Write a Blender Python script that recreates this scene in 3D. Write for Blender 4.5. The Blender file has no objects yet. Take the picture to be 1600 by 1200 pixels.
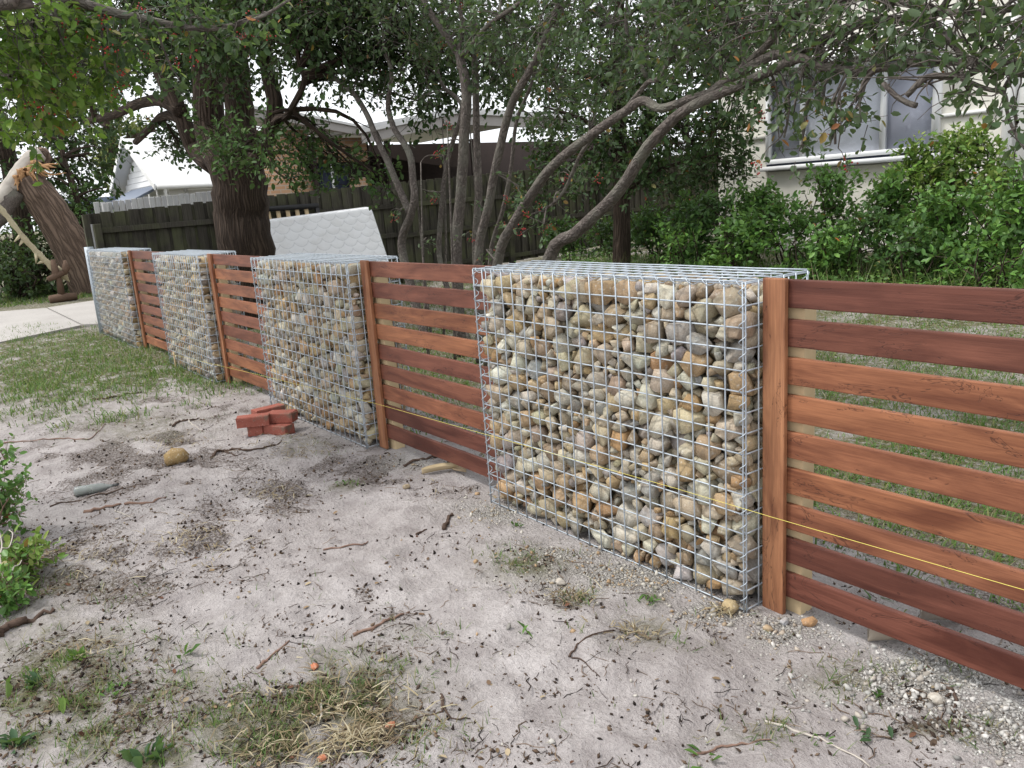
import bpy, bmesh, math, random
import numpy as np
from mathutils import Vector, Matrix

# ------------------------------------------------------------------ camera
FPX, EYE = 1270.0, 1.57
_t, _VP = 0.07, (-176.0, 375.0)              # tilt of the horizon, vanishing point of the street fence
_c = _VP[1] + _t * _VP[0]
_d = np.array([_t * FPX, FPX, _t * 800 + 600 - _c]); _d /= np.linalg.norm(_d)
_v = np.array([(_VP[0] - 800) / FPX, (_VP[1] - 600) / FPX, 1]); _v /= np.linalg.norm(_v)
RW = np.array([-_v, np.cross(-_d, -_v), -_d])  # photo axes (right, down, forward) -> world
CAM = np.array([0, 0, EYE])

scene = bpy.context.scene
COL = scene.collection
cd = bpy.data.cameras.new('camera'); cam = bpy.data.objects.new('camera', cd); COL.objects.link(cam)
cd.sensor_width = 36; cd.lens = 36 * FPX / 1600; cd.clip_start = 0.05; cd.clip_end = 3000
r_, u_, b_ = RW @ [1, 0, 0], RW @ [0, -1, 0], RW @ [0, 0, -1]
cam.matrix_world = Matrix(((r_[0], u_[0], b_[0], 0), (r_[1], u_[1], b_[1], 0), (r_[2], u_[2], b_[2], EYE), (0, 0, 0, 1)))
scene.camera = cam

# ------------------------------------------------------------------ light: bright overcast sky
SUN_EL, SUN_AZ = math.radians(58), math.radians(-125)     # azimuth measured in the XY plane from +X
w = bpy.data.worlds.new('World'); scene.world = w; w.use_nodes = True
nt = w.node_tree; nt.nodes.clear()
sky = nt.nodes.new('ShaderNodeTexSky'); sky.sky_type = 'NISHITA'; sky.sun_disc = False
sky.sun_elevation = SUN_EL; sky.sun_rotation = math.pi / 2 - SUN_AZ
sky.air_density = 1.0; sky.dust_density = 4.0
hs = nt.nodes.new('ShaderNodeHueSaturation'); hs.inputs['Saturation'].default_value = 0.3
mx = nt.nodes.new('ShaderNodeMix'); mx.data_type = 'RGBA'; mx.inputs[0].default_value = 0.8
mx.inputs[7].default_value = (7.2, 7.4, 7.7, 1)            # cloud cover
bg = nt.nodes.new('ShaderNodeBackground'); bg.inputs['Strength'].default_value = 0.12
wo = nt.nodes.new('ShaderNodeOutputWorld')
nt.links.new(sky.outputs[0], hs.inputs['Color']); nt.links.new(hs.outputs[0], mx.inputs[6])
nt.links.new(mx.outputs[2], bg.inputs['Color']); nt.links.new(bg.outputs[0], wo.inputs[0])
sd = bpy.data.lights.new('sun', 'SUN'); sd.energy = 1.5; sd.angle = math.radians(12); sd.color = (1, 0.96, 0.9)
sun = bpy.data.objects.new('sun', sd); COL.objects.link(sun)
sv = Vector((math.cos(SUN_EL) * math.cos(SUN_AZ), math.cos(SUN_EL) * math.sin(SUN_AZ), math.sin(SUN_EL)))
sun.rotation_euler = sv.to_track_quat('Z', 'Y').to_euler(); sun.location = (0, 0, 12)
scene.view_settings.view_transform = 'Standard'; scene.view_settings.look = 'None'
scene.view_settings.gamma = 1; scene.view_settings.use_curve_mapping = False
scene.view_settings.exposure = 0.88
scene.render.engine = 'CYCLES'
cy = scene.cycles; cy.max_bounces = 6; cy.diffuse_bounces = 3; cy.glossy_bounces = 2; cy.transmission_bounces = 4; cy.transparent_max_bounces = 6; cy.caustics_reflective = False; cy.caustics_refractive = False

rng = np.random.default_rng(7)
random.seed(7)

# ------------------------------------------------------------------ photo pixel -> world
def ray(x, y): return RW @ np.array([(x - 800) / FPX, (y - 600) / FPX, 1.0])
def onz(x, y, z=0.0):
    r = ray(x, y); return CAM + (z - EYE) / r[2] * r
def ony(x, y, Y):
    r = ray(x, y); return CAM + Y / r[1] * r
def onx(x, y, X):
    r = ray(x, y); return CAM + X / r[0] * r
def ond(x, y, d):
    r = ray(x, y); return CAM + d * r / np.linalg.norm(r)
def to_px(P):
    c = (np.asarray(P) - CAM) @ RW
    return 800 + FPX * c[..., 0] / c[..., 2], 600 + FPX * c[..., 1] / c[..., 2]

# ------------------------------------------------------------------ noise
def _hash(ix, iy, s):
    h = (ix.astype(np.int64) * 374761393 + iy.astype(np.int64) * 668265263 + s * 974634777) & 0x7fffffff
    h = ((h ^ (h >> 13)) * 1274126177) & 0x7fffffff
    return ((h ^ (h >> 16)) & 0xffff) / 65535.0
def vnoise(x, y, s=0):
    x = np.asarray(x, float); y = np.asarray(y, float)
    ix, iy = np.floor(x), np.floor(y); fx, fy = x - ix, y - iy
    fx = fx * fx * (3 - 2 * fx); fy = fy * fy * (3 - 2 * fy)
    a, b = _hash(ix, iy, s), _hash(ix + 1, iy, s); c, d = _hash(ix, iy + 1, s), _hash(ix + 1, iy + 1, s)
    return (a * (1 - fx) + b * fx) * (1 - fy) + (c * (1 - fx) + d * fx) * fy
def fbm(x, y, s=0, o=4):
    t, a, n = 0, 0.5, 0
    for k in range(o):
        t = t + a * vnoise(x * 2 ** k + 17 * k, y * 2 ** k - 9 * k, s + k); n += a; a *= 0.5
    return t / n

def gz(x, y):
    """height of the ground"""
    x = np.asarray(x, float); y = np.asarray(y, float)
    front = 1 / (1 + np.exp((y - 2.15) * 14))                       # loose sand in front of the fence
    near = np.clip((x + 14) / 8, 0, 1)
    h = (fbm(x * 1.1, y * 1.1, 3, 2) - 0.5) * 0.05
    h = h + (fbm(x * 4.2, y * 4.2, 11, 3) - 0.5) * 0.075 * near
    h = h + (fbm(x * 17, y * 17, 21, 3) - 0.5) * 0.030 * near
    h = h * (0.25 + 0.75 * front) - 0.012
    return h + 0.03 * np.maximum(0, y - 4)

# ------------------------------------------------------------------ zones of the ground, from the photograph
def blobs(x, y, L):
    m = np.zeros_like(x)
    for bx_, by_, rx, ry, a in L:
        m = np.maximum(m, a * np.exp(-((x - bx_) / rx) ** 2 - ((y - by_) / ry) ** 2))
    return m
LITTER = [(200, 725, 280, 80, .72), (120, 880, 250, 100, .75), (110, 1090, 240, 130, .65), (420, 1120, 200, 90, .6), (330, 800, 160, 70, .5), (330, 640, 200, 30, .5), (560, 730, 180, 35, .5), (275, 690, 70, 28, .9), (190, 702, 90, 22, .7), (330, 725, 60, 18, .6), (100, 685, 60, 18, .5), (180, 765, 90, 25, .6),
          (340, 845, 80, 45, .9), (445, 772, 60, 36, .9), (110, 860, 90, 40, .9), (50, 925, 70, 45, .8), (40, 985, 90, 20, .8), (540, 722, 100, 24, .8),
          (610, 742, 70, 20, .9), (700, 752, 70, 22, .7), (490, 690, 70, 20, .8), (335, 640, 90, 22, .7), (240, 622, 80, 15, .6), (380, 600, 60, 18, .7),
          (545, 1110, 120, 75, 1), (400, 1150, 90, 55, .9), (590, 925, 50, 18, .7), (620, 952, 40, 14, .8), (845, 890, 70, 25, .7), (900, 940, 60, 22, .8),
          (990, 985, 60, 26, .7), (870, 1080, 40, 18, .6), (1255, 1040, 50, 20, .8), (1460, 1130, 90, 16, .7), (1400, 1085, 80, 20, .6), (120, 1040, 150, 60, .55),
          (600, 1010, 120, 40, .35), (240, 905, 120, 30, .4), (470, 960, 100, 30, .3), (650, 860, 80, 25, .3), (800, 1180, 120, 30, .35), (1100, 1090, 120, 30, .25)]
GREEN = [(110, 562, 230, 44, 2.2), (300, 590, 60, 14, .7), (60, 622, 120, 32, .55), (210, 660, 120, 30, .35), (110, 1090, 190, 120, .68), (545, 1100, 110, 65, .95), (430, 1150, 110, 55, .85),
         (825, 888, 60, 20, .8), (900, 942, 35, 16, .5), (990, 988, 55, 20, .8), (1015, 937, 22, 10, .7), (1370, 1055, 110, 22, .45), (1480, 1135, 70, 14, .5), (560, 660, 60, 14, .25), (500, 690, 60, 14, .25), (80, 905, 90, 30, .3),
          (640, 990, 50, 16, .25), (215, 1180, 120, 30, .6), (1190, 1140, 90, 18, .2), (1100, 1010, 60, 14, .3), (540, 755, 30, 8, .5)]
GRAVEL = [(1450, 1055, 160, 42, 1), (1240, 985, 60, 26, .9), (1000, 905, 140, 28, .8), (880, 862, 90, 22, .6), (770, 800, 70, 20, .6), (640, 720, 60, 14, .5), (1590, 1120, 80, 50, 1), (1120, 955, 60, 18, .8)]
def zones(X, Y):
    P = np.stack([X, Y, np.zeros_like(X)], -1)
    c = (P - CAM) @ RW
    ok = (c[..., 2] > 0.5) & (Y < 2.75)
    zc = np.where(ok, c[..., 2], 1.0)
    px, py = 800 + FPX * c[..., 0] / zc, 600 + FPX * c[..., 1] / zc
    n1 = fbm(X * 5, Y * 5, 31, 4); n2 = fbm(X * 13, Y * 13, 41, 3); n3 = fbm(X * 3, Y * 3, 51, 3)
    lit = np.where(ok, np.clip(blobs(px, py, LITTER) * 1.5 * np.clip((n1 - .28) * 3.2, 0, 1), 0, 1), 0.1)
    lit = np.maximum(lit, np.clip((n1 * .6 + n2 * .4 - .60) * 5, 0, 1) * .5)
    gre = np.where(ok, np.clip(blobs(px, py, GREEN) * 1.6 * np.clip((n3 * .5 + n2 * .5 - .28) * 3, 0, 1), 0, 1), 0)
    gra = np.where(ok, np.clip(blobs(px, py, GRAVEL) * 1.7 * np.clip((n1 - .22) * 3, 0, 1), 0, 1), 0)
    yard = 1 / (1 + np.exp(-(Y - 2.95 - (n3 - .5)) * 9))
    gre = np.maximum(gre, yard * np.clip((n3 - .22) * 3.2, 0.3, 1) * np.clip((Y - 3.0) * 1.5, 0, 1)); lit = np.maximum(lit, yard * np.clip(.95 - .5 * np.clip((Y - 3.6), 0, 1), 0, 1))
    far = 1 / (1 + np.exp((X + 15) * 1.5)); gre = np.maximum(gre, far * .9)
    out = 1 / (1 + np.exp((Y + 1.5) * 2)); gre = np.maximum(gre, out * .4 * n3)
    return lit, gre, gra

# ------------------------------------------------------------------ mesh helpers
class Geo:
    def __init__(s): s.v, s.q, s.t, s.c, s.n = [], [], [], [], 0
    def add(s, v, q=None, t=None, c=(1, 1, 1)):
        v = np.asarray(v, float).reshape(-1, 3); s.v.append(v)
        if q is not None and len(q): s.q.append(np.asarray(q, int) + s.n)
        if t is not None and len(t): s.t.append(np.asarray(t, int) + s.n)
        c = np.asarray(c, float)
        s.c.append(np.broadcast_to(c, (len(v), 3)) if c.ndim == 1 else c)
        s.n += len(v); return s
    def box(s, a, b, c=(1, 1, 1), M=None):
        x0, y0, z0 = a; x1, y1, z1 = b
        v = np.array([(x0, y0, z0), (x1, y0, z0), (x1, y1, z0), (x0, y1, z0), (x0, y0, z1), (x1, y0, z1), (x1, y1, z1), (x0, y1, z1)], float)
        if M is not None: v = v @ np.array(M.to_3x3()).T + np.array(M.translation)
        return s.add(v, [(0, 3, 2, 1), (4, 5, 6, 7), (0, 1, 5, 4), (1, 2, 6, 5), (2, 3, 7, 6), (3, 0, 4, 7)], c=c)
    def batch(s, bv, bq, bt, pos, R, sc, col):
        n, k = len(pos), len(bv)
        if n == 0: return s
        sc = np.asarray(sc, float)
        if sc.ndim == 0: sc = np.full(n, float(sc))
        if sc.ndim == 1: sc = np.repeat(sc[:, None], 3, 1)
        v = np.einsum('nij,nkj->nki', R, np.asarray(bv, float)[None] * sc[:, None, :]) + np.asarray(pos)[:, None, :]
        off = (np.arange(n) * k)[:, None, None]
        q = (np.asarray(bq, int)[None] + off).reshape(-1, 4) if bq is not None and len(bq) else None
        t = (np.asarray(bt, int)[None] + off).reshape(-1, 3) if bt is not None and len(bt) else None
        return s.add(v.reshape(-1, 3), q, t, np.repeat(np.asarray(col, float), k, 0))
    def tube(s, pts, rad, n=6, c=(1, 1, 1), cap=True, rough=0.0, bark=False):
        p = np.asarray(pts, float); k = len(p); r = np.broadcast_to(np.asarray(rad, float), (k,))
        tg = np.gradient(p, axis=0); tg /= np.linalg.norm(tg, axis=1)[:, None] + 1e-12
        a0 = np.array([0, 0, 1.0]) if abs(tg[0, 2]) < .9 else np.array([1.0, 0, 0])
        A = np.zeros((k, 3)); a = a0
        for i in range(k):
            a = a - tg[i] * (a @ tg[i]); a = a / (np.linalg.norm(a) + 1e-12); A[i] = a
        B = np.cross(tg, A)
        th = np.arange(n) * 2 * math.pi / n
        rr = r[:, None] * (1 + (rough * rng.normal(size=(k, n)) if rough else 0))
        v = p[:, None] + rr[..., None] * (np.cos(th)[None, :, None] * A[:, None] + np.sin(th)[None, :, None] * B[:, None])
        i = np.arange(k - 1)[:, None] * n; j = np.arange(n)[None]; j2 = (j + 1) % n
        q = np.stack([i + j, i + j2, i + n + j2, i + n + j], -1).reshape(-1, 4)
        if bark:
            sl = np.concatenate([[0], np.cumsum(np.linalg.norm(np.diff(p, axis=0), axis=1))]) + p[0, 0] * 7.3
            c = np.stack([r[:, None] * np.cos(th), r[:, None] * np.sin(th), np.repeat(sl[:, None], n, 1)], -1).reshape(-1, 3)
            if cap: c = np.vstack([c, (0, 0, sl[0]), (0, 0, sl[-1])])
        v = v.reshape(-1, 3); t = None
        if cap:
            v = np.vstack([v, p[0], p[-1]]); m = k * n
            t = [(m, (a_ + 1) % n, a_) for a_ in range(n)] + [(m + 1, (k - 1) * n + a_, (k - 1) * n + (a_ + 1) % n) for a_ in range(n)]
        return s.add(v, q, t, c)
    def build(s, name, mat, parent=None, smooth=False, kind=None, colour=True):
        me = bpy.data.meshes.new(name)
        if s.n:
            v = np.vstack(s.v); q = np.vstack(s.q) if s.q else np.zeros((0, 4), int); t = np.vstack(s.t) if s.t else np.zeros((0, 3), int)
            me.vertices.add(len(v)); me.vertices.foreach_set('co', v.ravel())
            me.loops.add(q.size + t.size); me.polygons.add(len(q) + len(t))
            me.loops.foreach_set('vertex_index', np.concatenate([q.ravel(), t.ravel()]).astype(np.int32))
            ls = np.concatenate([np.arange(len(q)) * 4, q.size + np.arange(len(t)) * 3]).astype(np.int32)
            me.polygons.foreach_set('loop_start', ls)
            if smooth: me.polygons.foreach_set('use_smooth', np.ones(len(ls), bool))
            me.update(calc_edges=True)
            if colour:
                at = me.color_attributes.new('tint', 'FLOAT_COLOR', 'POINT')
                at.data.foreach_set('color', np.hstack([np.vstack(s.c), np.ones((s.n, 1))]).ravel())
        if mat: me.materials.append(mat)
        return link(name, me, parent, kind)
def link(name, data, parent=None, kind=None):
    o = bpy.data.objects.new(name, data); COL.objects.link(o)
    if parent is not None: o.parent = parent
    if kind: o['kind'] = kind
    return o
def thing(name, label, cat, loc=(0, 0, 0), rz=0.0, group=None):
    o = link(name, None); o.location = tuple(float(a) for a in loc); o.rotation_euler = (0, 0, rz); return tag(o, label, cat, group)
def tag(o, label, cat, group=None):
    o['label'] = label; o['category'] = cat
    if group: o['group'] = group
    return o
def rounded_box(name, size, bev, mat, parent=None, seg=2, jitter=0.0, cuts=0):
    bm = bmesh.new(); bmesh.ops.create_cube(bm, size=1)
    bmesh.ops.scale(bm, vec=size, verts=bm.verts)
    if cuts: bmesh.ops.subdivide_edges(bm, edges=bm.edges[:], cuts=cuts, use_grid_fill=True)
    if bev:
        es = [e for e in bm.edges if e.calc_face_angle(0) > .5]
        bmesh.ops.bevel(bm, geom=es, offset=bev, segments=seg, affect='EDGES', profile=.6)
    if jitter:
        for v in bm.verts: v.co += Vector(rng.normal(size=3) * jitter)
    me = bpy.data.meshes.new(name); bm.to_mesh(me); bm.free(); me.materials.append(mat)
    return link(name, me, parent)
def frames(d, up=None, jit=0.6):
    """rotation matrices whose x axis is d; z axis near up"""
    n = len(d); d = d / (np.linalg.norm(d, axis=1)[:, None] + 1e-9)
    u = np.tile(np.array([0, 0, 1.0]), (n, 1)) if up is None else up
    u = u + rng.normal(size=(n, 3)) * jit
    y = np.cross(u, d); y /= np.linalg.norm(y, axis=1)[:, None] + 1e-9
    return np.stack([d, y, np.cross(d, y)], -1)
def rotz(a):
    c, s_ = np.cos(a), np.sin(a); z = np.zeros_like(c); o = np.ones_like(c)
    return np.stack([np.stack([c, -s_, z], -1), np.stack([s_, c, z], -1), np.stack([z, z, o], -1)], -2)
def rand_rot(n):
    q = rng.normal(size=(n, 4)); q /= np.linalg.norm(q, axis=1)[:, None]; a, b, c, d = q.T
    return np.stack([np.stack([1 - 2 * (c * c + d * d), 2 * (b * c - a * d), 2 * (b * d + a * c)], -1),
                     np.stack([2 * (b * c + a * d), 1 - 2 * (b * b + d * d), 2 * (c * d - a * b)], -1),
                     np.stack([2 * (b * d - a * c), 2 * (c * d + a * b), 1 - 2 * (b * b + c * c)], -1)], -2)

# ------------------------------------------------------------------ materials
class NT:
    def __init__(s, name):
        s.m = bpy.data.materials.new(name); s.m.use_nodes = True; s.t = s.m.node_tree
        s.b = s.t.nodes['Principled BSDF']; s.out = s.t.nodes['Material Output']
    def n(s, ty, ins=None, **kw):
        nd = s.t.nodes.new('ShaderNode' + ty)
        for k, v in kw.items(): setattr(nd, k, v)
        for k, v in (ins or {}).items(): s.set(nd.inputs[k], v)
        return nd
    def set(s, sock, v):
        if isinstance(v, bpy.types.NodeSocket): s.t.links.new(v, sock)
        elif isinstance(v, bpy.types.Node): s.t.links.new(v.outputs[0], sock)
        elif isinstance(v, (tuple, list)) and sock.type == 'RGBA' and len(v) == 3: sock.default_value = (*v, 1)
        else: sock.default_value = v
    def math(s, op, a, b=0.0, clamp=False): return s.n('Math', {0: a, 1: b}, operation=op, use_clamp=clamp).outputs[0]
    def mix(s, f, a, b, mode='MIX'):
        nd = s.n('Mix', {0: f, 6: a, 7: b}, data_type='RGBA', blend_type=mode); return nd.outputs[2]
    def noise(s, vec, scale, detail=4, rough=.55, dist=0.0):
        return s.n('TexNoise', {'Vector': vec, 'Scale': scale, 'Detail': detail, 'Roughness': rough, 'Distortion': dist}).outputs[0]
    def ramp(s, f, stops):
        nd = s.n('ValToRGB', {0: f}); e = nd.color_ramp.elements
        while len(e) < len(stops): e.new(.5)
        for k, (p, c) in enumerate(stops):
            e[k].position = p; e[k].color = (c, c, c, 1) if isinstance(c, (int, float)) else (*c, 1)
        return nd.outputs[0]
    def step(s, f, lo, hi):
        return s.n('MapRange', {0: f, 1: lo, 2: hi, 3: 0.0, 4: 1.0}, clamp=True).outputs[0]
    def scaled(s, vec, sc, off=None):
        nd = s.n('Mapping', {'Vector': vec, 'Scale': sc}); 
        if off is not None: s.set(nd.inputs['Location'], off)
        return nd.outputs[0]
    def bump(s, h, strength=.5, dist=.01):
        nd = s.n('Bump', {'Height': h, 'Strength': strength, 'Distance': dist}); s.t.links.new(nd.outputs[0], s.b.inputs['Normal'])
    def done(s, col=None, rough=None, spec=None, metal=None):
        if col is not None: s.set(s.b.inputs['Base Color'], col)
        if rough is not None: s.set(s.b.inputs['Roughness'], rough)
        if spec is not None: s.set(s.b.inputs['Specular IOR Level'], spec)
        if metal is not None: s.set(s.b.inputs['Metallic'], metal)
        return s.m
    @property
    def obj(s): return s.n('TexCoord').outputs['Object']
    @property
    def pos(s): return s.n('NewGeometry').outputs['Position']
    @property
    def tint(s): return s.n('Attribute', attribute_name='tint').outputs['Color']

def m_plain(name, col, rough=.6, var=.25, scale=6.0, spec=.3, metal=0.0, bump=.0, tint=False):
    m = NT(name); p = m.obj
    f = m.noise(p, scale, 6, .6)
    lo = tuple(c * (1 - var) for c in col); hi = tuple(min(1, c * (1 + var)) for c in col)
    c = m.mix(f, lo, hi)
    if tint: c = m.mix(1.0, c, m.tint, 'MULTIPLY')
    if bump: m.bump(m.noise(p, scale * 5, 5), bump, .01)
    return m.done(c, rough, spec, metal)

def m_ground():
    m = NT('sandy_ground'); p = m.pos
    z = m.n('Attribute', attribute_name='tint'); sep = m.n('SeparateColor', {0: z.outputs['Color']})
    lit, gre, gra = sep.outputs[0], sep.outputs[1], sep.outputs[2]
    big = m.noise(p, 1.1, 4, .6); mid = m.noise(p, 7, 5, .62); fine = m.noise(p, 55, 5, .65); grain = m.noise(p, 330, 3, .7)
    sand = m.mix(m.step(big, .34, .66), (.545, .505, .492), (.78, .735, .72))
    sand = m.mix(m.step(mid, .33, .60), m.mix(.62, sand, (.27, .235, .23)), sand)  # mottled sand; darker lows also paint in the soft shading of lumps
    sand = m.mix(m.math('MULTIPLY', m.step(fine, .40, .60), .35), m.mix(.45, sand, (.2, .17, .165)), sand)
    sand = m.mix(m.step(grain, .25, .72), m.mix(.30, sand, (.16, .14, .14)), m.mix(.14, sand, (.8, .76, .74)))
    hum = m.mix(m.step(fine, .35, .65), (.040, .031, .025), (.13, .10, .082))
    # dark humus, broken up, thicker where litter lies
    f = m.math('ADD', m.math('ADD', m.math('MULTIPLY', fine, .5), m.math('MULTIPLY', mid, .25)), m.math('MULTIPLY', m.noise(p, 160, 4, .7), .25))
    thr = m.math('SUBTRACT', .64, m.math('MULTIPLY', lit, .235))
    hf = m.step(m.math('SUBTRACT', f, thr), -.008, .05)
    brk = m.math('ADD', m.math('MULTIPLY', m.step(m.noise(p, 75, 4, .7), .38, .56), .66), .26)
    c = m.mix(m.math('MULTIPLY', hf, brk), sand, hum)
    # scattered black crumbs
    vo = m.n('TexVoronoi', {'Vector': p, 'Scale': 58.0, 'Randomness': 1.0}); cr = m.n('SeparateColor', {0: vo.outputs['Color']})
    dot = m.math('MULTIPLY', m.math('LESS_THAN', vo.outputs['Distance'], m.math('MULTIPLY', cr.outputs[1], .26)), m.math('GREATER_THAN', m.math('ADD', m.math('MULTIPLY', cr.outputs[0], m.step(big, .35, .6)), m.math('MULTIPLY', lit, .4)), .80))
    c = m.mix(m.math('MULTIPLY', dot, .85), c, (.045, .036, .032))
    grs = m.mix(mid, (.075, .085, .030), (.17, .155, .085))
    c = m.mix(m.math('MULTIPLY', gre, m.step(m.noise(p, 24, 5), .30, .52)), c, grs)
    vg = m.n('TexVoronoi', {'Vector': p, 'Scale': 62.0}); vg2 = m.n('TexVoronoi', {'Vector': p, 'Scale': 62.0}, feature='DISTANCE_TO_EDGE')
    gc = m.mix(m.n('SeparateColor', {0: vg.outputs['Color']}).outputs[0], (.36, .345, .31), (.62, .60, .56))
    gc = m.mix(m.step(vg2.outputs[0], .0, .10), (.16, .145, .13), gc)
    c = m.mix(m.math('MULTIPLY', gra, .8), c, gc)
    h = m.math('ADD', m.math('ADD', m.math('MULTIPLY', fine, 1.0), m.math('MULTIPLY', grain, .22)), m.math('MULTIPLY', mid, 1.2))
    h = m.math('ADD', h, m.math('MULTIPLY', m.math('MULTIPLY', gra, m.step(vg2.outputs[0], 0, .25)), .5))
    m.bump(h, .9, .030)
    return m.done(c, .95, .08)

def m_stone():
    m = NT('gabion_rock'); p = m.pos
    n1 = m.noise(p, 26, 5, .6); n2 = m.noise(p, 130, 4, .65)
    c = m.tint
    c = m.mix(m.step(n1, .35, .68), m.mix(.34, c, (.34, .21, .10)), c)             # rust staining
    c = m.mix(m.step(n2, .30, .60), m.mix(.40, c, (.12, .10, .085)), c)
    c = m.mix(m.math('MULTIPLY', m.step(m.noise(p, 60, 3), .58, .72), .45), c, (.66, .63, .56))
    m.bump(m.math('ADD', m.math('MULTIPLY', n1, .8), m.math('ADD', n2, m.math('MULTIPLY', m.noise(p, 60, 4, .7), .6))), .6, .007)
    return m.done(c, .88, .2)

def m_wood():
    m = NT('oiled_hardwood'); oi = m.n('ObjectInfo'); p = m.obj
    off = m.n('CombineXYZ', {0: m.math('MULTIPLY', oi.outputs['Random'], 31.0), 1: m.math('MULTIPLY', oi.outputs['Random'], 17.0), 2: m.math('MULTIPLY', oi.outputs['Random'], 53.0)}).outputs[0]
    q = m.n('VectorMath', {0: p, 1: off}, operation='ADD').outputs[0]
    g1 = m.noise(m.scaled(q, (1.4, 9, 9)), 1.6, 5, .6, .6); g2 = m.noise(m.scaled(q, (2.2, 90, 90)), 2.0, 6, .7)
    g3 = m.noise(m.scaled(q, (2.2, 6, 7)), 1.5, 4, .65, 1.2)
    base = oi.outputs['Color']
    c = m.mix(m.step(g1, .33, .68), m.mix(1.0, base, (.48, .42, .44), 'MULTIPLY'), m.mix(1.0, base, (1.26, 1.36, 1.42), 'MULTIPLY'))
    c = m.mix(m.step(g2, .30, .62), m.mix(.42, c, (.05, .013, .008)), c)
    vein = m.math('ABSOLUTE', m.math('SUBTRACT', g3, .60))                           # dark gum veins
    c = m.mix(m.math('MULTIPLY', m.step(vein, .012, .0), .75), c, (.030, .010, .007))
    c = m.mix(m.math('MULTIPLY', m.step(g3, .62, .70), .45), c, (.07, .02, .013))
    h = m.math('ADD', g2, m.math('MULTIPLY', m.step(vein, 0, .02), .5)); m.bump(h, .25, .003)
    return m.done(c, .5, .35)

def m_leaf(name, rough=.45, trans=.22, pale=.22, var=.35, spec=.28):
    m = NT(name); p = m.pos; c = m.tint
    n = m.noise(p, 9, 3)
    c = m.mix(var, c, m.mix(n, (.008, .016, .008), (.14, .22, .06)))
    g = m.n('NewGeometry'); back = m.mix(pale, c, (.26, .33, .22))
    cc = m.mix(g.outputs['Backfacing'], c, back)
    m.done(cc, rough, spec)
    tr = m.n('BsdfTranslucent', {0: m.mix(.5, c, (.22, .36, .05))}); ms = m.n('MixShader', {0: trans, 1: m.b.outputs[0], 2: tr})
    m.t.links.new(ms.outputs[0], m.out.inputs[0])
    return m.m

def m_bark(name, a, b, sc=9.0, stretch=.18, bump=1.0, lichen=None):
    m = NT(name); p = m.tint
    q = m.scaled(p, (1, 1, stretch))
    v = m.n('TexVoronoi', {'Vector': m.n('VectorMath', {0: q, 1: m.n('VectorMath', {0: m.n('TexNoise', {'Vector': q, 'Scale': sc * .8}).outputs['Color'], 1: (.12, .12, .12)}, operation='MULTIPLY').outputs[0]}, operation='ADD').outputs[0], 'Scale': sc}, feature='DISTANCE_TO_EDGE').outputs[0]
    n = m.noise(p, sc * 3, 5, .65); big = m.noise(p, 3.0, 3)
    c = m.mix(m.math('ADD', m.math('MULTIPLY', m.step(v, 0, .25), .55), m.math('MULTIPLY', n, .45)), a, b)
    if lichen: c = m.mix(m.step(big, .48, .66), c, lichen)
    m.bump(m.math('ADD', m.step(v, 0, .3), m.math('MULTIPLY', n, .5)), bump, .02)
    return m.done(c, .92, .15)

def m_weather(name, a, b, moss=(.10, .11, .055)):
    """grey weathered palings, one colour cast per board"""
    m = NT(name); p = m.obj; oi = m.n('ObjectInfo')
    off = m.n('CombineXYZ', {0: m.math('MULTIPLY', oi.outputs['Random'], 37.0), 1: m.math('MULTIPLY', oi.outputs['Random'], 11.0)}).outputs[0]
    q = m.n('VectorMath', {0: p, 1: off}, operation='ADD').outputs[0]
    g = m.noise(m.scaled(q, (30, 30, 1.6)), 1.5, 5, .6); n = m.noise(q, 2.2, 4)
    c = m.mix(m.step(g, .3, .7), a, b); c = m.mix(m.math('MULTIPLY', oi.outputs['Random'], .5), c, m.mix(.5, a, (.02, .018, .015)))
    c = m.mix(m.math('MULTIPLY', m.step(n, .45, .65), .6), c, moss)
    m.bump(g, .4, .006)
    return m.done(c, .9, .15)

M = {}
M['ground'] = m_ground(); M['stone'] = m_stone(); M['wood'] = m_wood()
M['leaf'] = m_leaf('tree_leaf'); M['leaf_bright'] = m_leaf('bright_leaf', .45, .38, .15, .12, .25); M['leaf_dark'] = m_leaf('evergreen_leaf', .55, .10, .08, .25, .15); M['shrub'] = m_leaf('shrub_leaf', .40, .28, .15, .15); M['grass'] = m_leaf('grass_blade', .6, .3, .1, .2)
M['wire'] = m_plain('galvanised_wire', (.43, .48, .53), .45, .3, 40, .5, .35)
M['bark_grey'] = m_bark('smooth_grey_bark', (.060, .050, .045), (.19, .165, .148), 26, .45, .5, (.155, .15, .125))
M['bark_rough'] = m_bark('furrowed_bark', (.014, .010, .008), (.095, .070, .054), 19, .10, 1.0)
M['bark_old'] = m_bark('stringy_bark', (.035, .025, .020), (.235, .17, .13), 11, .10, 1.0)
M['bark_pale'] = m_bark('bare_pale_wood', (.30, .27, .24), (.56, .52, .46), 3, .5, .5)
M['torn'] = m_plain('torn_orange_wood', (.38, .22, .11), .85, .5, 14, .2, 0, .8)
M['straw_wood'] = m_plain('split_yellow_wood', (.42, .37, .25), .85, .35, 20, .2, 0, .6)
M['pine'] = m_plain('treated_pine', (.52, .40, .24), .75, .18, 8, .25, 0, .15)
M['paling'] = m_weather('weathered_paling', (.034, .031, .026), (.105, .097, .078))
M['paling_pale'] = m_weather('silvered_paling', (.34, .34, .34), (.55, .55, .55), (.36, .37, .35))
M['litter'] = m_plain('litter', (.9, .9, .9), .9, .2, 60, .1, tint=True)
M['twig'] = m_plain('dry_twig', (.085, .058, .045), .9, .5, 30, .15, 0, .4)
M['brick'] = None

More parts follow.
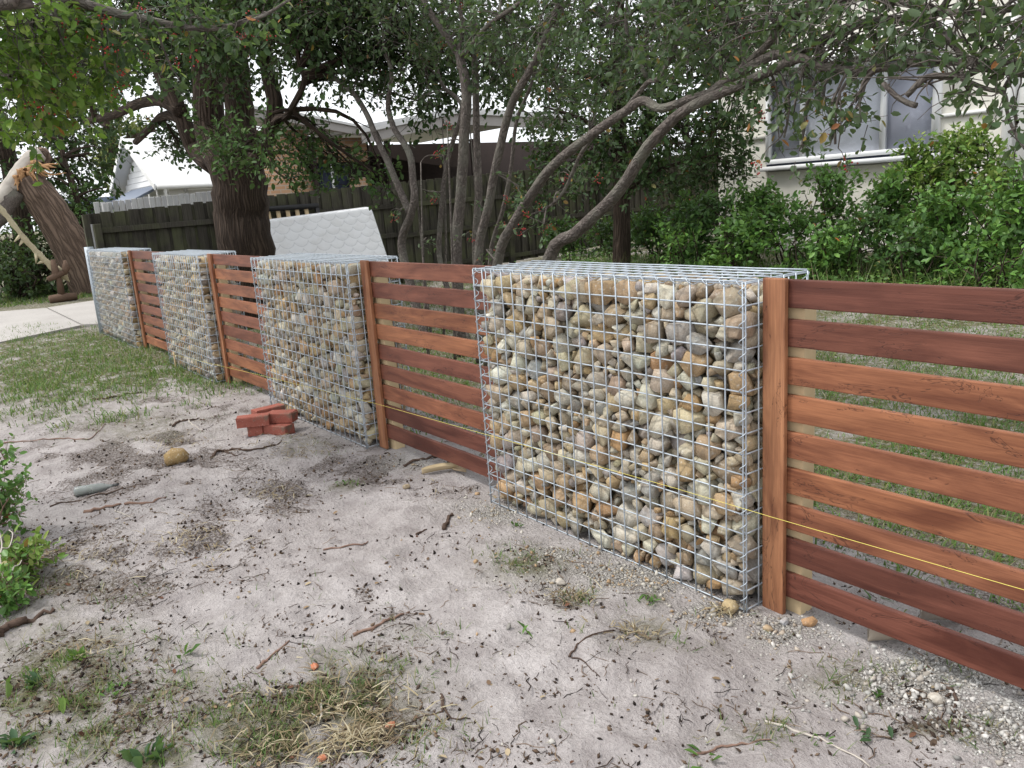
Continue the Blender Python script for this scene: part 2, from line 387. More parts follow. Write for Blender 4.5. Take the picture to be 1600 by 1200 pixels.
# ------------------------------------------------------------------ ground
def build_ground():
    xs = np.concatenate([[-900, -400, -180, -90, -60, -45, -36, -30], np.arange(-27, -16, .5), np.arange(-16, -9, .10), np.arange(-9, -4.6, .042), np.arange(-4.6, .3, .019), np.arange(.3, 4, .25), [4.5, 6, 9, 15, 30, 80, 300, 900]])
    ys = np.concatenate([[-900, -300, -80, -30, -14, -8, -5.5, -4], np.arange(-3, -.6, .12), np.arange(-.6, 2.45, .019), np.arange(2.45, 3.4, .06), np.arange(3.4, 16, .22), [18, 22, 30, 45, 80, 160, 400, 900]])
    X, Y = np.meshgrid(xs, ys, indexing='ij'); Z = gz(X, Y)
    Z = np.where((np.abs(X) > 60) | (np.abs(Y) > 40), 0.0, Z)
    Z = np.where(Y > 16, np.minimum(Z, .36), Z)
    dr = 1 / (1 + np.exp(-(X + 21.5) * 6)) / (1 + np.exp((X + 14.4) * 6)) / (1 + np.exp((Y - 12) * 6)); Z = np.where((X < -14) & (X > -21.5) & (Y < 5), np.minimum(Z, -.03), Z)
    a, b, c = zones(X, Y)
    g = Geo(); ny = len(ys); nx = len(xs)
    i, j = np.meshgrid(np.arange(nx - 1), np.arange(ny - 1), indexing='ij'); k = (i * ny + j).ravel()
    g.add(np.stack([X, Y, Z], -1).reshape(-1, 3), np.stack([k, k + ny, k + ny + 1, k + 1], -1), None, np.stack([a, b, c], -1).reshape(-1, 3))
    g.build('ground', M['ground'], smooth=True, kind='structure')
build_ground()
def groundpt(x, y):
    p = onz(x, y); 
    for _ in range(3): p = onz(x, y, float(gz(p[0], p[1])))
    return p

# concrete driveway crossing beyond the last basket: two bays and a joint
def driveway():
    mc = NT('driveway_concrete'); p = mc.pos
    n1 = mc.noise(p, 1.3, 5, .6); n2 = mc.noise(p, 40, 4)
    c = mc.mix(n1, (.33, .31, .29), (.48, .455, .43)); c = mc.mix(mc.step(n2, .35, .6), mc.mix(.25, c, (.16, .15, .14)), c); mc.bump(n2, .3, .004); mat = mc.done(c, .9, .2)
    d = link('driveway', None); d['kind'] = 'structure'
    a, b = onz(-120, 503), onz(150, 517); a2, b2 = onz(-120, 560), onz(150, 478)
    # near edge, far edge and the joint follow the photograph; bays run back to the garage
    ax = np.array([-13.75, 2.55]); e = np.array([-14.35, .95])
    def quad(pts, z=.012, th=.1, nm='slab'):
        bm = bmesh.new(); vs = [bm.verts.new((x, y, z)) for x, y in pts]; f = bm.faces.new(vs)
        r = bmesh.ops.extrude_face_region(bm, geom=[f]); bmesh.ops.translate(bm, vec=(0, 0, -th), verts=[v for v in r['geom'] if isinstance(v, bmesh.types.BMVert)])
        bmesh.ops.recalc_face_normals(bm, faces=bm.faces); me = bpy.data.meshes.new(nm); bm.to_mesh(me); bm.free(); me.materials.append(mat); link(nm, me, d)
    j0, j1 = onz(127, 509), onz(72, 482)
    n0 = onz(-260, 590); n1_ = onz(-260, 507)
    rgt0 = onz(152, 503); rgt1 = onz(147, 475)
    quad([(n0[0], n0[1]), (j0[0], j0[1]), (j1[0], j1[1]), (n1_[0], n1_[1])])
    s = .03
    quad([(j0[0] + .0, j0[1] + s), (-14.0, 3.1), (-14.6, 6.0), (-20.3, 6.0), (-19.2, 3.1), (j1[0], j1[1] + s)], .018)
driveway()

# ------------------------------------------------------------------ gabion baskets
YF = 2.29                                     # front plane of the street fence
PITCH = .0765
STONES = np.array([(.50, .48, .385), (.58, .56, .47), (.44, .43, .36), (.45, .35, .22), (.47, .34, .19), (.41, .26, .13), (.39, .39, .365), (.52, .48, .36), (.62, .61, .54), (.33, .26, .18), (.39, .34, .26), (.47, .42, .30), (.31, .31, .30)])
STONE_P = np.array([11, 9, 8, 14, 11, 6, 8, 11, 6, 8, 10, 12, 5], float); STONE_P /= STONE_P.sum()

def hull_cell(q):
    """vertices and per-face rings of the intersection of half spaces n.x <= 1 for rows q = n"""
    bm = bmesh.new()
    vs = [bm.verts.new(p) for p in q]
    bmesh.ops.convex_hull(bm, input=vs, use_existing_faces=False)
    rings, P = {}, []
    ix = {v: i for i, v in enumerate(vs)}
    for f in bm.faces:
        a, b, c = [np.array(v.co) for v in f.verts]
        n = np.cross(b - a, c - a); d = n @ a
        if abs(d) < 1e-9: continue
        P.append(n / d)
        for v in f.verts: rings.setdefault(ix[v], []).append(len(P) - 1)
    bm.free(); return np.array(P), rings

def stone_mesh(P, rings, shrink, rn):
    """chamfered, slightly irregular block inside the cell -> verts, tris"""
    pts = []
    for r in rings.values():
        if len(r) < 3: continue
        F = P[r]; c = F.mean(0); k = rn.uniform(.955, 1.0)
        pts.append(c + (F - c) * k + rn.normal(size=(len(r), 3)) * .002)
    if not pts: return None
    pts = np.vstack(pts); ce = pts.mean(0); pts = ce + (pts - ce) * shrink
    bm = bmesh.new()
    for p in pts: bm.verts.new(p)
    bmesh.ops.convex_hull(bm, input=bm.verts[:])
    loose = [v for v in bm.verts if not v.link_faces]
    if loose: bmesh.ops.delete(bm, geom=loose, context='VERTS')
    bmesh.ops.remove_doubles(bm, verts=bm.verts, dist=.003)
    bmesh.ops.dissolve_limit(bm, angle_limit=.09, verts=bm.verts, edges=bm.edges)
    bmesh.ops.triangulate(bm, faces=bm.faces)
    bm.verts.index_update()
    v = np.array([x.co[:] for x in bm.verts]); t = np.array([[x.index for x in f.verts] for f in bm.faces if len(f.verts) == 3]); bm.free()
    return (v, t) if len(t) > 3 else None

def pack(L, D, H, rn, rmin, rmax, slab, coarse):
    """variable-radius dart throwing: small stones where they show, coarse fill behind"""
    pts, rad = np.zeros((0, 3)), np.zeros(0)
    def throw(n, lo, hi, box, rr):
        nonlocal pts, rad
        for r in -np.sort(-(rr[0] + (rr[1] - rr[0]) * rn.random(n) ** 1.5)):
            for _ in range(12):
                p = lo + (hi - lo) * rn.random(3)
                if not box(p): continue
                if len(pts):
                    d = (pts - p) * np.array([.9, 1, 1.25])
                    if ((d * d).sum(1) < ((rad + r) * .83) ** 2).any(): continue
                pts = np.vstack([pts, p]); rad = np.append(rad, r); break
    lo, hi = np.array([.03, .035, .02]), np.array([L - .03, D - .03, H - .04])
    vis = lambda p: p[1] < slab or p[0] > L - slab or p[2] > H - slab * .9
    throw(int(L * H * coarse), lo, hi, vis, (rmin, rmax))
    throw(int(L * H * coarse * .9), lo, hi, vis, (rmin * .5, rmin * .8))
    throw(int(L * H * D * 700), lo, hi, lambda p: not vis(p), (.06, .075))
    return pts, rad

def gabion(X0, L, label, n_single, seed, rmin=.024, rmax=.058, slab=.115, dens=900, depth=.375, H=1.225):
    rn = np.random.default_rng(seed)
    D = depth
    root = thing('gabion_basket', label, 'gabion', (X0, YF, 0), 0, 'stone filled wire baskets along the street')
    pts, rad = pack(L, D, H, rn, rmin, rmax, slab, dens)
    n = len(pts)
    allp = [pts]; allr = [rad]
    for ax, lim, sg in ((1, .010, 1), (1, D - .01, -1), (0, .010, 1), (0, L - .010, -1), (2, H - .025, -1), (2, 0.0, 1)):
        k = np.where(np.abs(pts[:, ax] - lim) < .11)[0]
        g = pts[k].copy(); g[:, ax] = 2 * lim - g[:, ax]
        g += rn.normal(size=g.shape) * .020; g[:, ax] -= sg * rn.uniform(-.012, .010, len(k))
        allp.append(g); allr.append(rad[k])
    AP, AR = np.vstack(allp), np.concatenate(allr)
    lims = [((0, -1, 0), lambda p: p[1] - .010), ((0, 1, 0), lambda p: D - .008 - p[1]), ((-1, 0, 0), lambda p: p[0] - .010), ((1, 0, 0), lambda p: L - .010 - p[0]), ((0, 0, -1), lambda p: p[2] + .015), ((0, 0, 1), lambda p: H - .018 - p[2])]
    out = []
    S = np.array([.9, 1, 1.25])
    for i in range(n):
        p = pts[i]; dv = (AP - p) * S; d2 = (dv * dv).sum(1); d2[i] = 9e9
        k = np.argsort(d2)[:26]; k = k[d2[k] < .25 ** 2]
        dist = np.sqrt(d2[k]); off = (d2[k] + rad[i] ** 2 - AR[k] ** 2) / (2 * dist)
        off = np.maximum(off, .008)
        nn = dv[k] / dist[:, None] / off[:, None] * S                 # half space in unscaled coordinates
        q = list(nn)
        fr, _ = np.linalg.qr(rn.normal(size=(3, 3)))                    # broken, blocky faces
        for ax_ in range(3):
            ext = rad[i] * (.66, .86, 1.15)[ax_]
            for sg_ in (-1, 1):
                u = sg_ * fr[ax_] + rn.normal(size=3) * .20; u /= np.linalg.norm(u); q.append(u / (ext * rn.uniform(.86, 1.16)))
        for nv, fn in lims: q.append(np.array(nv) / max(fn(p), .006))
        try: P, rings = hull_cell(np.array(q))
        except Exception: continue
        if len(P) < 4 or np.abs(P).max() > .3: continue
        m_ = stone_mesh(P, rings, rn.uniform(.93, .99), rn)
        if m_ is None: continue
        v, t = m_
        base = STONES[rn.choice(len(STONES), p=STONE_P)] * rn.uniform(.78, 1.22) * (1 + rn.normal(size=3) * .03)
        size = np.ptp(v, axis=0)
        front = (v[:, 1].min() + p[1] < .04) or (v[:, 0].max() + p[0] > L - .04) or (v[:, 2].max() + p[2] > H - .06)
        out.append((p, v, t, base, (size[0] * size[2]) if front else 0.0))
    order = np.argsort([-o[4] for o in out]); rest = Geo()
    for c, i in enumerate(order):
        p, v, t, base, sc = out[i]
        if c < n_single and sc > 0:
            g = Geo(); g.add(v, None, t, base); o = g.build('stone', M['stone'], root); o.location = tuple(p)
        else: rest.add(v + p, None, t, base)
    rest.build('stone_fill', M['stone'], root, kind='stuff')
    # wire panels, each one welded grid
    nx, nz, ny = int(round(L / PITCH)), int(round(H / PITCH)), int(round(D / PITCH))
    bulge = lambda u, v_: .006 * (vnoise(u * 3 + seed, v_ * 3, seed) - .35)
    R = .0031
    def grid(name, U, V, nu, nv, fn, lead=0.0):
        g = Geo()
        for a in range(nu + 1):
            k = 9; vv = np.linspace(-lead, V + lead * .5, k); g.tube([fn(a * U / nu, b, 0) for b in vv], R, 6, cap=True)
        for b in range(nv + 1):
            k = 9; uu = np.linspace(0, U, k); g.tube([fn(a, b * V / nv, 1) for a in uu], R, 6, cap=True)
        return g.build(name, M['wire'], root, smooth=True)
    grid('front_mesh', L, H, nx, nz, lambda u, v_, s: (u, -bulge(u, v_) + s * .0045, v_), .012)
    grid('back_mesh', L, H, nx, nz, lambda u, v_, s: (u, D + bulge(u, v_) - s * .0045, v_), .012)
    for x_, sg in ((0, 1), (L, -1)):
        grid('end_mesh', D, H, ny, nz, lambda u, v_, s: (x_ + sg * (-.007 + s * .0045), .006 + u * (D - .012) / D, v_), .012)
    grid('lid_mesh', L, D, nx, ny, lambda u, v_, s: (u, v_, H + .004 + s * .0045 + .5 * bulge(u, v_)), .004)
    for (x_, y_) in ((L - .004, .004), (.004, .004), (L - .004, D - .004)):
        g = Geo(); th = np.linspace(0, 2 * math.pi * H / .058, int(H / .058 * 12))
        g.tube(np.stack([x_ + .013 * np.cos(th), y_ + .013 * np.sin(th), H * th / th[-1]], -1), .0020, 5); g.build('corner_spiral', M['wire'], root, smooth=True)
    g = Geo(); th = np.linspace(0, 2 * math.pi * L / .075, int(L / .075 * 12))
    g.tube(np.stack([L * th / th[-1], .003 + .011 * np.cos(th), H + .001 + .011 * np.sin(th)], -1), .0018, 5); g.build('lid_spiral', M['wire'], root, smooth=True)
    return root
GAB = [(-3.375, 1.625), (-6.53, 1.72), (-9.62, 1.62), (-13.38, 2.15)]
gabion(GAB[0][0], GAB[0][1], 'wire basket of tan and grey rocks beside the longest slat panel', 300, 5)
gabion(GAB[1][0], GAB[1][1], 'wire basket of rocks with the red bricks stacked at its foot', 300, 6, .027, .060, .11, 760)
gabion(GAB[2][0], GAB[2][1], 'wire basket of pale rocks before the big rough-barked trunk', 260, 8, .029, .060, .10, 620)
g4 = gabion(GAB[3][0], GAB[3][1], 'end wire basket of pale rocks, against the grey corner post by the driveway', 60, 9, .032, .060, .09, 520)
g = Geo(); g.box((-.055, -.02, -.05), (-.022, .10, 1.27)); o = g.build('edge_post', M['wire'], g4)

# ------------------------------------------------------------------ hardwood slat panels
ORANGE, RED, DARK = (.300, .114, .052), (.215, .076, .043), (.142, .047, .030)
def lerp(a, b, t): return tuple(a[i] * (1 - t) + b[i] * t for i in range(3))
def slat_panel(xa, xb, label, cols, n=9, cut=None):
    """post at xa (far end), slats to xb"""
    root = thing('slat_panel', label, 'fence', (xa, YF + .10, 0), 0, 'hardwood slat panels between the baskets')
    Lp = xb - xa
    def bx(nm, a, b, col, mat=M['wood'], bev=.004):
        sz = [b[i] - a[i] for i in range(3)]; o = rounded_box(nm, sz, bev, mat, root, 2); o.location = [(a[i] + b[i]) / 2 for i in range(3)]
        o.color = (*col, 1); return o
    hue = lambda c: tuple(np.clip(np.array(c) * rng.uniform(.9, 1.1), 0, 1))
    # upright cover board: grain runs up, so it is built lying down and stood up
    o = rounded_box('post', (1.25, .022, .09), .004, M['wood'], root, 2); o.rotation_euler = (0, -math.pi / 2, 0); o.location = (.045, 0.0, .612); o.color = (*hue(lerp(ORANGE, (.36, .165, .08), .6)), 1)
    bx('backing_post', (.045, .036, -.05), (.135, .108, 1.20), (1, 1, 1), M['pine'])
    bx('backing_post', (Lp - .11, .036, -.05), (Lp - .02, .108, 1.20), (1, 1, 1), M['pine'])
    me = None
    for k in range(n):
        z1 = 1.232 - k * .1345; z0 = z1 - .0965
        a = (.070, .0125, z0); b = (Lp - .01, .0345, z1); sz = [b[i] - a[i] for i in range(3)]
        if me is None: o = rounded_box('slat', sz, .004, M['wood'], root, 2); me = o.data
        else: o = link('slat', me, root)
        o.location = [(a[i] + b[i]) / 2 for i in range(3)]; o.rotation_euler = (rng.normal() * .004, rng.normal() * .0015, 0)
        o.color = (*hue(cols[k]), 1)
    sg = Geo()
    for k in range(n):
        for xx in (Lp - .065,):
            for dz in (.025, .07):
                z = 1.232 - k * .1345 - dz
                sg.tube([(xx, .0127, z), (xx, .0115, z)], .004, 8)
    sg.build('screw_heads', M['wire'], root)
    return root
O, R_, D_ = ORANGE, RED, DARK
slat_panel(-1.735, .35, 'long slat panel with the yellow string crossing its lower boards, lawn behind', [D_, lerp(D_, R_, .4), lerp(O, R_, .2), O, lerp(O, R_, .3), O, lerp(O, R_, .45), D_, D_])
slat_panel(-4.79, -3.385, 'slat panel with the white mattress showing above it', [R_, lerp(D_, R_, .3), O, O, lerp(D_, R_, .3), R_, lerp(R_, O, .4), D_, lerp(D_, R_, .2)])
slat_panel(-7.97, -6.54, 'slat panel standing before the big rough-barked tree trunk', [R_, O, lerp(R_, O, .5), O, R_, lerp(R_, D_, .2), lerp(R_, O, .4), O, O])
slat_panel(-11.205, -9.63, 'short slat panel between the two palest stone baskets', [lerp(D_, R_, .5), R_, lerp(R_, O, .6), R_, lerp(R_, O, .3), R_, lerp(R_, O, .4), lerp(R_, O, .6), O])

# yellow builder's line along the front
def string_line():
    P = [(-9.3, .13), (-6.6, .26), (-4.55, .352), (-3.4, .384), (-2.05, .418), (-1.6, .424), (-.8, .442), (.35, .47)]
    g = Geo(); g.tube([(x, YF - .028, z) for x, z in P], .00085, 5)
    m = NT('nylon_line'); mat = m.done(m.mix(m.noise(m.obj, 300, 2), (.70, .58, .05), (.85, .78, .25)), .6, .3)
    o = g.build('string_line', mat); tag(o, 'taut yellow builder\'s string line along the front of the fence', 'string')
    pg = Geo(); pg.tube([(-9.3, YF - .028, -.12), (-9.3, YF - .026, .16)], .008, 6); pg.tube([(-9.3, YF - .028, .125), (-9.3, YF - .028, .135)], .011, 6); pg.build('peg', M['pine'], o)
    pg = Geo(); pg.tube([(.35, YF - .028, -.12), (.35, YF - .026, .52)], .010, 6); pg.tube([(.35, YF - .028, .462), (.35, YF - .028, .478)], .013, 6); pg.build('peg', M['pine'], o)
string_line()

# ------------------------------------------------------------------ boundary paling fence behind the yard (runs away from the street)
FX = -13.75
def fence_top(y): return 1.75 + .040 * (y - 2.4)
def paling_fence():
    root = thing('paling_fence', 'dark weathered paling fence along the back of the yard', 'fence', (FX, 2.5, 0))
    me_w = rounded_box('paling', (.02, .150, 1.82), .003, M['paling'], root, 1); first = True
    y = 0.0; k = 0
    while y < 16.6:
        for dx, dy, dz in ((-.012, 0.0, 0.0), (-.036, .1, -.015)):
            if first: o = me_w; first = False
            else: o = link('paling', me_w.data, root)
            yy = y + dy + rng.normal() * .004
            o.location = (dx, yy, fence_top(yy + 2.5) - .91 + dz + rng.normal() * .008); o.rotation_euler = (rng.normal() * .006, 0, rng.normal() * .01)
        y += .2
    for z0 in (1.50, .95, .30):
        for a in np.arange(0, 16.6, 2.6):
            L = 2.6; o = rounded_box('rail', (.045, L - .01, .085), .004, M['paling'], root, 1)
            o.rotation_euler = (math.atan(.034 * (.3 if z0 > 1 else .8)), 0, 0); o.location = (.022, a + L / 2, z0 + .012 * a)
    for a in np.arange(0, 16.6, 2.6):
        o = rounded_box('fence_post', (.09, .11, 1.75), .005, M['paling'], root, 1); o.location = (.05, a + (.0 if a else -.08), .86 + .02 * a)
paling_fence()
def corner_post():
    o = rounded_box('corner_post', (.10, .10, 1.62), .006, M['paling'], None, 1); o.location = (-13.58, 2.52, .78)
    tag(o, 'short grey timber corner post against the end basket', 'post')
    s = rounded_box('edge_strip', (.012, .10, 1.6), .002, M['paling_pale'], o, 1); s.location = (-.062, -.02, .01); s.rotation_euler = (0, 0, 0)
corner_post()
def neighbour_fence():
    X = -16.2; pa, pb = onx(150, 316, X), onx(345, 297, X); sl = (pb[2] - pa[2]) / (pb[1] - pa[1]); root = thing('neighbour_fence', 'pale silvered paling fence showing above the dark one', 'fence', (X, pa[1], 0))
    me = rounded_box('paling', (.018, .095, 1.95), .008, M['paling_pale'], root, 1); o = me
    for k in range(27):
        if k: o = link('paling', me.data, root)
        o.location = (0, k * .105, pa[2] - .975 + sl * k * .105 + rng.normal() * .008)
    for z in (.5, pa[2] - .37):
        o = rounded_box('rail', (.05, 2.9, .08), .004, M['paling_pale'], root, 1); o.location = (.036, 1.36, z + sl * 1.36); o.rotation_euler = (math.atan(sl), 0, 0)
    for yy in (.12, 2.45):
        o = rounded_box('fence_post', (.10, .10, 1.7), .006, M['paling_pale'], root, 1); o.location = (.09, yy, pa[2] - .88 + sl * yy)
neighbour_fence()

# ------------------------------------------------------------------ mattress and bed base
def mattress():
    W, Hh, T = 1.95, 1.37, .20
    m = NT('quilted_ticking'); p = m.obj
    c = m.mix(m.noise(p, 5, 5), (.84, .85, .87), (.90, .90, .91)); c = m.mix(m.math('MULTIPLY', m.step(m.noise(p, 2.4, 4), .52, .72), .35), c, (.52, .50, .46))
    c = m.mix(m.math('MULTIPLY', m.tint, 1.0), (.30, .30, .32), c); m.bump(m.noise(p, 160, 2), .1, .002); mat = m.done(c, .85, .15)
    nu, nv = 200, 140
    u = np.linspace(-W / 2, W / 2, nu); v = np.linspace(0, Hh, nv); U, V = np.meshgrid(u, v, indexing='ij')
    sx, sy = .25, .125                                                 # scallop quilting
    best = np.full(U.shape, 9.0)
    row = np.floor(V / sy)
    d_line = np.full(U.shape, 9.0); done = np.zeros(U.shape, bool)
    for dr in (2, 1, 0, -1):
        r = row + dr; cx = np.round((U - (r % 2) * sx / 2) / sx) * sx + (r % 2) * sx / 2; cy = r * sy - sy * .2
        d = np.sqrt(((U - cx)) ** 2 + ((V - cy)) ** 2); inside = d < sx / 2 * 1.08
        dd = np.abs(d - sx / 2 * 1.08); d_line = np.minimum(d_line, np.where(~done, dd, 9)); done |= inside
    puff = np.clip(d_line / .05, 0, 1) ** .5 * .0035
    ed = np.minimum(np.minimum(U + W / 2, W / 2 - U), np.minimum(V, Hh - V)); rc = .10
    # round the outline
    cu, cv = np.clip(np.abs(U) - (W / 2 - rc), 0, None), np.clip(np.abs(V - Hh / 2) - (Hh / 2 - rc), 0, None)
    over = np.sqrt(cu ** 2 + cv ** 2); s = np.where(over > rc, rc / np.maximum(over, 1e-6), 1.0); corner = (cu > 0) & (cv > 0)
    U2 = np.where(corner, np.sign(U) * (W / 2 - rc + cu * s), U); V2 = np.where(corner, Hh / 2 + np.sign(V - Hh / 2) * (Hh / 2 - rc + cv * s), V)
    rim = np.clip(ed / .05, 0, 1); z = -T / 2 + .03 + (-puff - .03) * np.sqrt(1 - (1 - rim) ** 2)
    g = Geo(); i, j = np.meshgrid(np.arange(nu - 1), np.arange(nv - 1), indexing='ij'); k = (i * nv + j).ravel(); q = np.stack([k, k + 1, k + nv + 1, k + nv], -1)
    col = np.clip(d_line / .007, .66, 1)[..., None] * np.ones(3)
    root = thing('mattress', 'white quilted mattress with scallop stitching, leaning on the paling fence', 'mattress', (0, 0, 0))
    # local: x = along fence, y = thickness (front is -y), z = up
    g.add(np.stack([U2, z, V2], -1).reshape(-1, 3), q[:, ::-1], None, col.reshape(-1, 3)); g.build('front_panel', mat, root, True)
    g = Geo(); g.add(np.stack([U2, -z, V2], -1).reshape(-1, 3), q, None, col.reshape(-1, 3)); g.build('back_panel', mat, root, True)
    # border: loop of the outline extruded between the panels
    idx = [(a, 0) for a in range(nu)] + [(nu - 1, b) for b in range(1, nv)] + [(a, nv - 1) for a in range(nu - 2, -1, -1)] + [(0, b) for b in range(nv - 2, 0, -1)]
    L = np.array([(U2[a, b], V2[a, b]) for a, b in idx]); n = len(L); t_ = np.linspace(-T / 2 + .03, T / 2 - .03, 7)
    v_ = np.vstack([np.stack([L[:, 0] * (1 + .012 * math.sin(math.pi * kk / 6)), np.full(n, tt), Hh / 2 + (L[:, 1] - Hh / 2) * (1 + .012 * math.sin(math.pi * kk / 6))], -1) for kk, tt in enumerate(t_)])
    q = [(kk * n + a, kk * n + (a + 1) % n, (kk + 1) * n + (a + 1) % n, (kk + 1) * n + a) for kk in range(6) for a in range(n)]
    g = Geo(); g.add(v_, q); g.build('border', mat, root, True)
    for sgn in (-1, 1):
        g = Geo(); g.tube([(L[a % n, 0], sgn * (T / 2 - .03), L[a % n, 1]) for a in range(0, n + 1, 2)], .011, 6, c=(.85, .85, .85), cap=False); g.build('piping', mat, root, True)
    # stand it on the ground, leaning back on the fence, facing +X
    lean = math.radians(20)
    root.rotation_euler = (Matrix.Rotation(math.radians(90), 4, 'Z') @ Matrix.Rotation(-lean, 4, 'X') @ Matrix.Rotation(math.radians(-3.0), 4, 'Y')).to_euler()
    root.location = (-12.82, 6.00, .20)
mattress()
def bed_base():
    dk = m_plain('black_bed_frame', (.012, .012, .013), .45, .3, 10)
    root = thing('bed_base', 'black slatted bed base propped behind the mattress', 'bed frame', (-13.40, 4.95, .20)); root.rotation_euler = (0, math.radians(-9), 0)
    for a, b in (((-.04, -.65, 1.42), (.02, 1.15, 1.50)), ((-.04, -.65, .1), (.02, 1.15, .2)), ((-.04, -.65, .2), (.02, -.58, 1.42)), ((-.04, 1.08, .2), (.02, 1.15, 1.42))):
        g = Geo(); g.box(a, b); g.build('frame_bar', dk, root, colour=False)
    for k in range(9):
        g = Geo(); g.box((-.02, -.48 + k * .17, .202), (0, -.41 + k * .17, 1.418)); g.build('slat', M['pine'], root, colour=False)
bed_base()

# ------------------------------------------------------------------ houses
M['white'] = m_plain('white_paint', (.80, .80, .79), .55, .06, 3); M['cream'] = m_plain('cream_cladding', (.73, .71, .64), .7, .10, 1.2)
M['trim'] = m_plain('white_trim', (.78, .79, .80), .45, .06, 3); M['dark'] = m_plain('dark_timber_wall', (.030, .020, .017), .8, .4, 5); M['gutter'] = m_plain('grey_gutter', (.33, .31, .30), .5, .12, 3)
M['roof'] = m_plain('pale_roof_sheet', (.62, .62, .62), .5, .1, 2); M['blue'] = m_plain('navy_door', (.016, .022, .042), .5, .3, 4); M['slate'] = m_plain('blue_grey_awning', (.16, .19, .25), .5, .15, 8)
M['pane'] = None
def m_pane():
    m = NT('window_pane'); gl = m.n('BsdfGlossy', {0: (.9, .9, .95), 1: .03}); tr = m.n('BsdfTransparent', {0: (.90, .92, .94)})
    ms = m.n('MixShader', {0: 0.06, 1: tr, 2: gl}); m.t.links.new(ms.outputs[0], m.out.inputs[0]); return m.m
M['pane'] = m_pane()
def m_brick(name, a, b, mortar, sx=.24, sy=.086):
    m = NT(name); q = m.pos
    sw = m.n('SeparateXYZ', {0: q}); v = m.n('CombineXYZ', {0: sw.outputs[1], 1: sw.outputs[2], 2: 0.0}).outputs[0]
    t = m.n('TexBrick', {'Vector': v, 'Color1': a, 'Color2': b, 'Mortar': mortar, 'Scale': 1.0, 'Mortar Size': .012, 'Brick Width': sx, 'Row Height': sy})
    m.bump(t.outputs[1], -.4, .01); return m.done(m.mix(.25, t.outputs[0], m.mix(m.noise(q, 6, 4), (.20, .11, .06), (.46, .30, .18))), .9, .15)
M['brickwall'] = m_brick('tan_brickwork', (.42, .235, .135), (.50, .31, .19), (.42, .37, .31))

def bxp(name, a, b, mat, parent, bev=.0):
    g = Geo(); g.box(a, b); return g.build(name, mat, parent, colour=False)
def prism(name, prof, axis, lo, hi, mat, parent):
    """extrude a 2D outline along x (axis 0: prof is y,z) or y (axis 1: prof is x,z)"""
    n = len(prof); f = (lambda p, t: (t, p[0], p[1])) if axis == 0 else (lambda p, t: (p[0], t, p[1]))
    bm = bmesh.new(); A = [bm.verts.new(f(p, lo)) for p in prof]; B = [bm.verts.new(f(p, hi)) for p in prof]
    bm.faces.new(A); bm.faces.new(B[::-1])
    for i in range(n): bm.faces.new((A[i], B[i], B[(i + 1) % n], A[(i + 1) % n]))
    bmesh.ops.recalc_face_normals(bm, faces=bm.faces); me = bpy.data.meshes.new(name); bm.to_mesh(me); bm.free(); me.materials.append(mat); return link(name, me, parent)

def brick_house():
    X = -18.0; root = thing('brick_house', 'tan brick house with a dark open carport behind the paling fence', 'house', (0, 0, 0))
    bxp('brick_wall', (X - .2, 6.75, 0), (X, 8.0, 3.34), M['brickwall'], root)
    bxp('brick_wall', (X - .2, 8.0, 2.62), (X, 9.45, 3.16), M['brickwall'], root); bxp('brick_wall', (X - .2, 8.95, 0), (X, 9.45, 2.25), M['brickwall'], root)
    bxp('side_wall', (X - 1.6, 6.75, 0), (X - .2, 6.95, 3.2), M['brickwall'], root)
    d = bxp('door', (X - .16, 8.0, 0), (X - .10, 8.95, 2.62), M['blue'], root); bxp('door_edge', (X - .10, 8.5, 0), (X - .06, 8.55, 2.62), M['white'], d)
    bxp('post', (X + .002, 7.98, 0), (X + .12, 8.09, 3.2), M['dark'], root)
    # low gable over the brick wing, then the carport gable
    prism('fascia', [(6.6, 3.55), (7.3, 3.48), (9.25, 3.14), (9.25, 3.30), (7.3, 3.66), (6.6, 3.73)], 0, X + .35, X + .45, M['gutter'], root)
    prism('roof', [(6.6, 3.731), (7.3, 3.661), (9.25, 3.31), (9.25, 3.36), (7.3, 3.72), (6.6, 3.79)], 0, X - 1.8, X + .5, M['roof'], root)
    f = prism('fascia', [(9.05, 2.98), (11.6, 3.38), (15.2, 3.24), (15.2, 3.50), (11.6, 3.62), (9.05, 3.20)], 0, X + .55, X + .65, M['gutter'], root)
    prism('gutter_lip', [(9.02, 3.20), (11.6, 3.621), (15.2, 3.50), (15.2, 3.57), (11.6, 3.70), (9.02, 3.29)], 0, X + .53, X + .72, M['roof'], f)
    prism('roof', [(9.02, 3.292), (11.6, 3.702), (15.2, 3.572), (15.2, 3.63), (11.6, 3.76), (9.02, 3.36)], 0, X - 7, X + .70, M['roof'], root)
    bxp('carport_wall', (X - 4.2, 9.45, 0), (X - 4, 23, 3.3), M['dark'], root); bxp('carport_wall', (X - 4, 9.45, 0), (X - .2, 9.6, 3.1), M['dark'], root)
    wdw = bxp('window', (X - .01 - 3.99, 10.0, 2.45), (X - 3.95, 10.7, 2.95), M['slate'], root); bxp('window_frame', (X - 3.95, 9.96, 2.41), (X - 3.93, 10.0, 2.99), M['gutter'], wdw)
    for y in (9.75, 12.2, 14.8): bxp('carport_post', (X + .30, y, 0), (X + .41, y + .11, 3.05), M['dark'], root)
brick_house()

